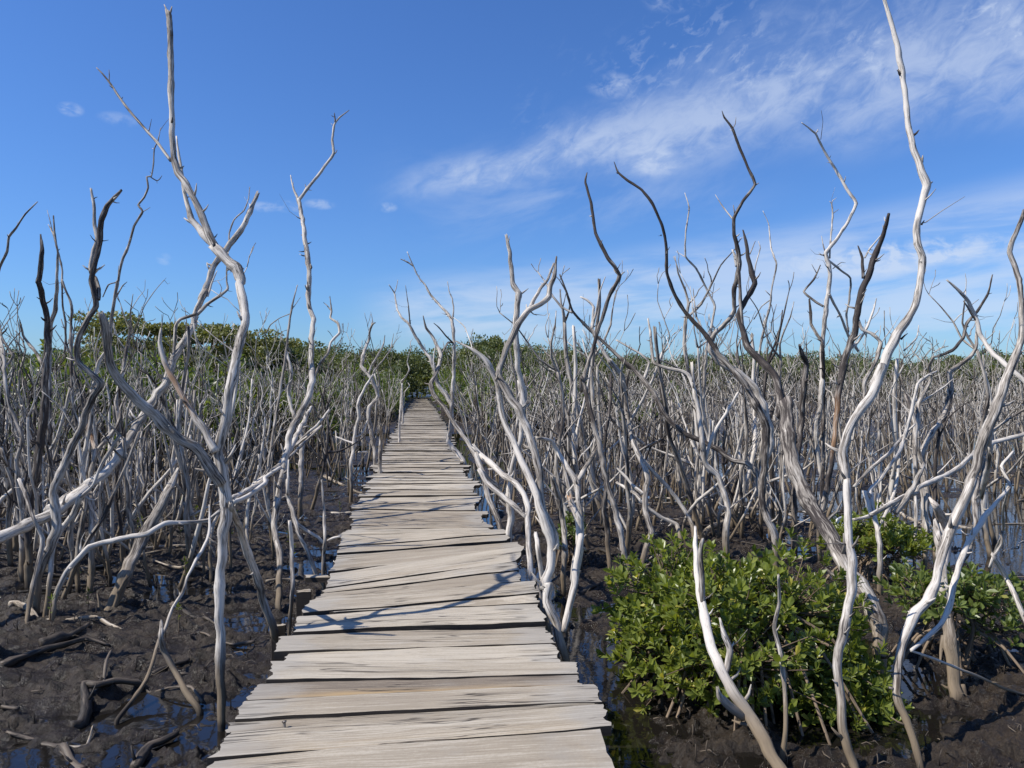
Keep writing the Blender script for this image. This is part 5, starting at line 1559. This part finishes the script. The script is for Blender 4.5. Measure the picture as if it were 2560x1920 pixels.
TOP = [(-200, 880), (0, 868), (100, 875), (200, 862), (262, 850), (420, 850), (480, 850), (640, 845), (760, 848), (870, 872), (950, 868), (1005, 862), (1030, 895), (1090, 890), (1130, 868), (1190, 848),
       (1250, 845), (1330, 862), (1450, 872), (1600, 885), (1750, 878), (1900, 880), (2050, 888), (2300, 893), (2450, 880), (2560, 868), (2760, 872)]
tu = np.array([t[0] for t in TOP]); tv = np.array([t[1] for t in TOP])
for row, (Y, off, stepu) in enumerate([(68, 26, 46), (76, 12, 52), (86, 0, 58)]):
    u = -260 + row * 17
    while u < 2820:
        x = (u - CU) / FP * Y
        c = float(dcx(Y)) if Y < 70 else -.1221 * Y - .03
        vt = np.interp(u, tu, tv) - 6 + off + rnd.uniform(-10, 10)
        h = (2 - .2 + (V0 - vt) / FP * Y)
        gap = 1.6 if row < 2 else 0
        if abs(x - c) > gap + h * .28 * (row < 2) or row == 2:
            side = 'left' if x < c else 'right'
            forest_tree(rnd.randrange(5), x, Y + rnd.uniform(-3, 3), h, rnd.uniform(.85, 1.15),
                        'leafy green tree in the ' + ['front', 'middle', 'back'][row] + ' row of the far forest, ' + side + ' of the boardwalk',
                        'far forest ' + ['front', 'middle', 'back'][row] + ' row, ' + side)
        u += stepu * rnd.uniform(.75, 1.25)
for (u, vt, Y, vi, w, lab) in [
        (325, 774, 60, 5, .95, 'tall flat-topped tree with tiered yellow-green crown, highest in the forest at left'),
        (530, 800, 62, 6, 1.0, 'flat-topped yellow-green tree between the white trunk and the tallest forest tree'),
        (650, 816, 66, 5, .9, 'flat yellow-topped tree just right of the thick white trunk'),
        (1195, 828, 70, 0, .8, 'tall rounded dark green tree right of the boardwalk end, left one of a pair'),
        (1255, 832, 71, 2, .8, 'tall rounded dark green tree right of the boardwalk end, right one of a pair'),
        (1003, 855, 74, 1, .75, 'rounded grey-green tree standing just left of the boardwalk end'),
        (940, 860, 76, 3, .7, 'grey-green tree second to the left of the boardwalk end')]:
    forest_tree(vi, (u - CU) / FP * Y, Y, 1.8 + (V0 - vt) / FP * Y, w, lab)
for i, (cr, tr) in enumerate(fv):
    if i not in used_f:
        bpy.data.objects.remove(cr); bpy.data.objects.remove(tr)

# dark understory closing off the forest floor
rs = np.random.RandomState(61)
n = 26000
X_ = rs.uniform(-75, 75, n); Y_ = rs.uniform(63, 92, n)
keep = (np.abs(X_ + .1221 * Y_) > 1.2) | (Y_ > 72.5)
X_, Y_ = X_[keep], Y_[keep]; n = len(X_)
C_ = np.stack([X_, Y_, .2 + rs.rand(n) ** 1.3 * 3.2], 1)
v, q, t, a_ = leaf_mesh(C_, rs.randn(n, 3), rs.randn(n, 3) + [0, 0, .7], rs.uniform(.25, .5, n), .6, rs, rs.rand(n) * .7, six=False)
us = build_leaves('undergrowth', [(v, q, t, a_)], M_FOR, None)
tag(us, 'dense green undergrowth filling the forest floor behind the dead thicket', 'undergrowth', kind='stuff')

# ------------------------------------------------------------------ small things
# white plastic container lying in the thicket at right
def mat_plain(name, col, rough, **kw):
    m_, t, p, out = new_mat(name)
    p.inputs['Base Color'].default_value = (*col, 1); p.inputs['Roughness'].default_value = rough
    pos = t.n('ShaderNodeTexCoord').outputs['Object']
    t.L.new(t.mix(t.step(t.noise(pos, 14.0, 4), .45, .7), col, tuple(c * .55 for c in col)), p.inputs['Base Color'])
    return m_


M_PLAS = mat_plain('dirty_white_plastic', (.72, .72, .68), .4)
jc = unproj(2092, 1292, 9.2)
e = empty('plastic_jug', (jc[0], jc[1], .07), 'dirty white plastic jug caught between the trunks left of the open water', 'jug')
tb = Tubes()
P, R = catmull([[-.17, 0, .14], [-.165, 0, .14], [-.14, 0, .14], [.0, 0, .14], [.11, 0, .15], [.17, 0, .17], [.2, 0, .18]], [.02, .10, .12, .125, .12, .075, .03], .02)
tb.add(P, R, 18, .2, None, RS, .02, cap=''); tb.build('body', M_PLAS, e)
tb = Tubes(); P, R = catmull([[.195, 0, .18], [.25, 0, .195]], [.032, .032], .01)
tb.add(P, R, 12, .2, None, RS, .0, cap=''); tb.build('cap', M_PLAS, e)
tb = Tubes(); P, R = catmull([[-.02, 0, .25], [.02, 0, .31], [.10, 0, .31], [.15, 0, .24]], [.014, .014, .014, .014], .02)
tb.add(P, R, 8, .2, None, RS, .0, cap=''); tb.build('handle', M_PLAS, e)
e.rotation_euler = (0.2, -.3, .5)
# small dragonfly in the air
dc = unproj(1651, 590, 3.2)
e = empty('dragonfly', dc, 'tiny dark flying insect hovering against the sky beside the arcing dark branch', 'insect')
M_BUG = mat_plain('insect_dark', (.05, .045, .04), .4)
tb = Tubes(); tb.add(*catmull([[-.009, 0, 0], [-.003, 0, .001], [.004, 0, .001], [.006, 0, 0]], [.0006, .0008, .0016, .001], .001), 6, .5, None, RS, .05, cap=''); tb.build('body', M_BUG, e)
for s in (-1, 1):
    for o_ in (0, .002):
        wv_ = [[.002 - o_, 0, .0014], [.004 - o_, s * .009, .0034], [.002 - o_, s * .011, .0036], [.0 - o_, s * .008, .003]]
        wv_ += [[a, b, c + .0002] for a, b, c in wv_]
        link_mesh('wing', wv_, [[[3, 2, 1, 0], [4, 5, 6, 7], [0, 1, 5, 4], [1, 2, 6, 5], [2, 3, 7, 6], [3, 0, 4, 7]]], M_BUG, e, smooth=False)
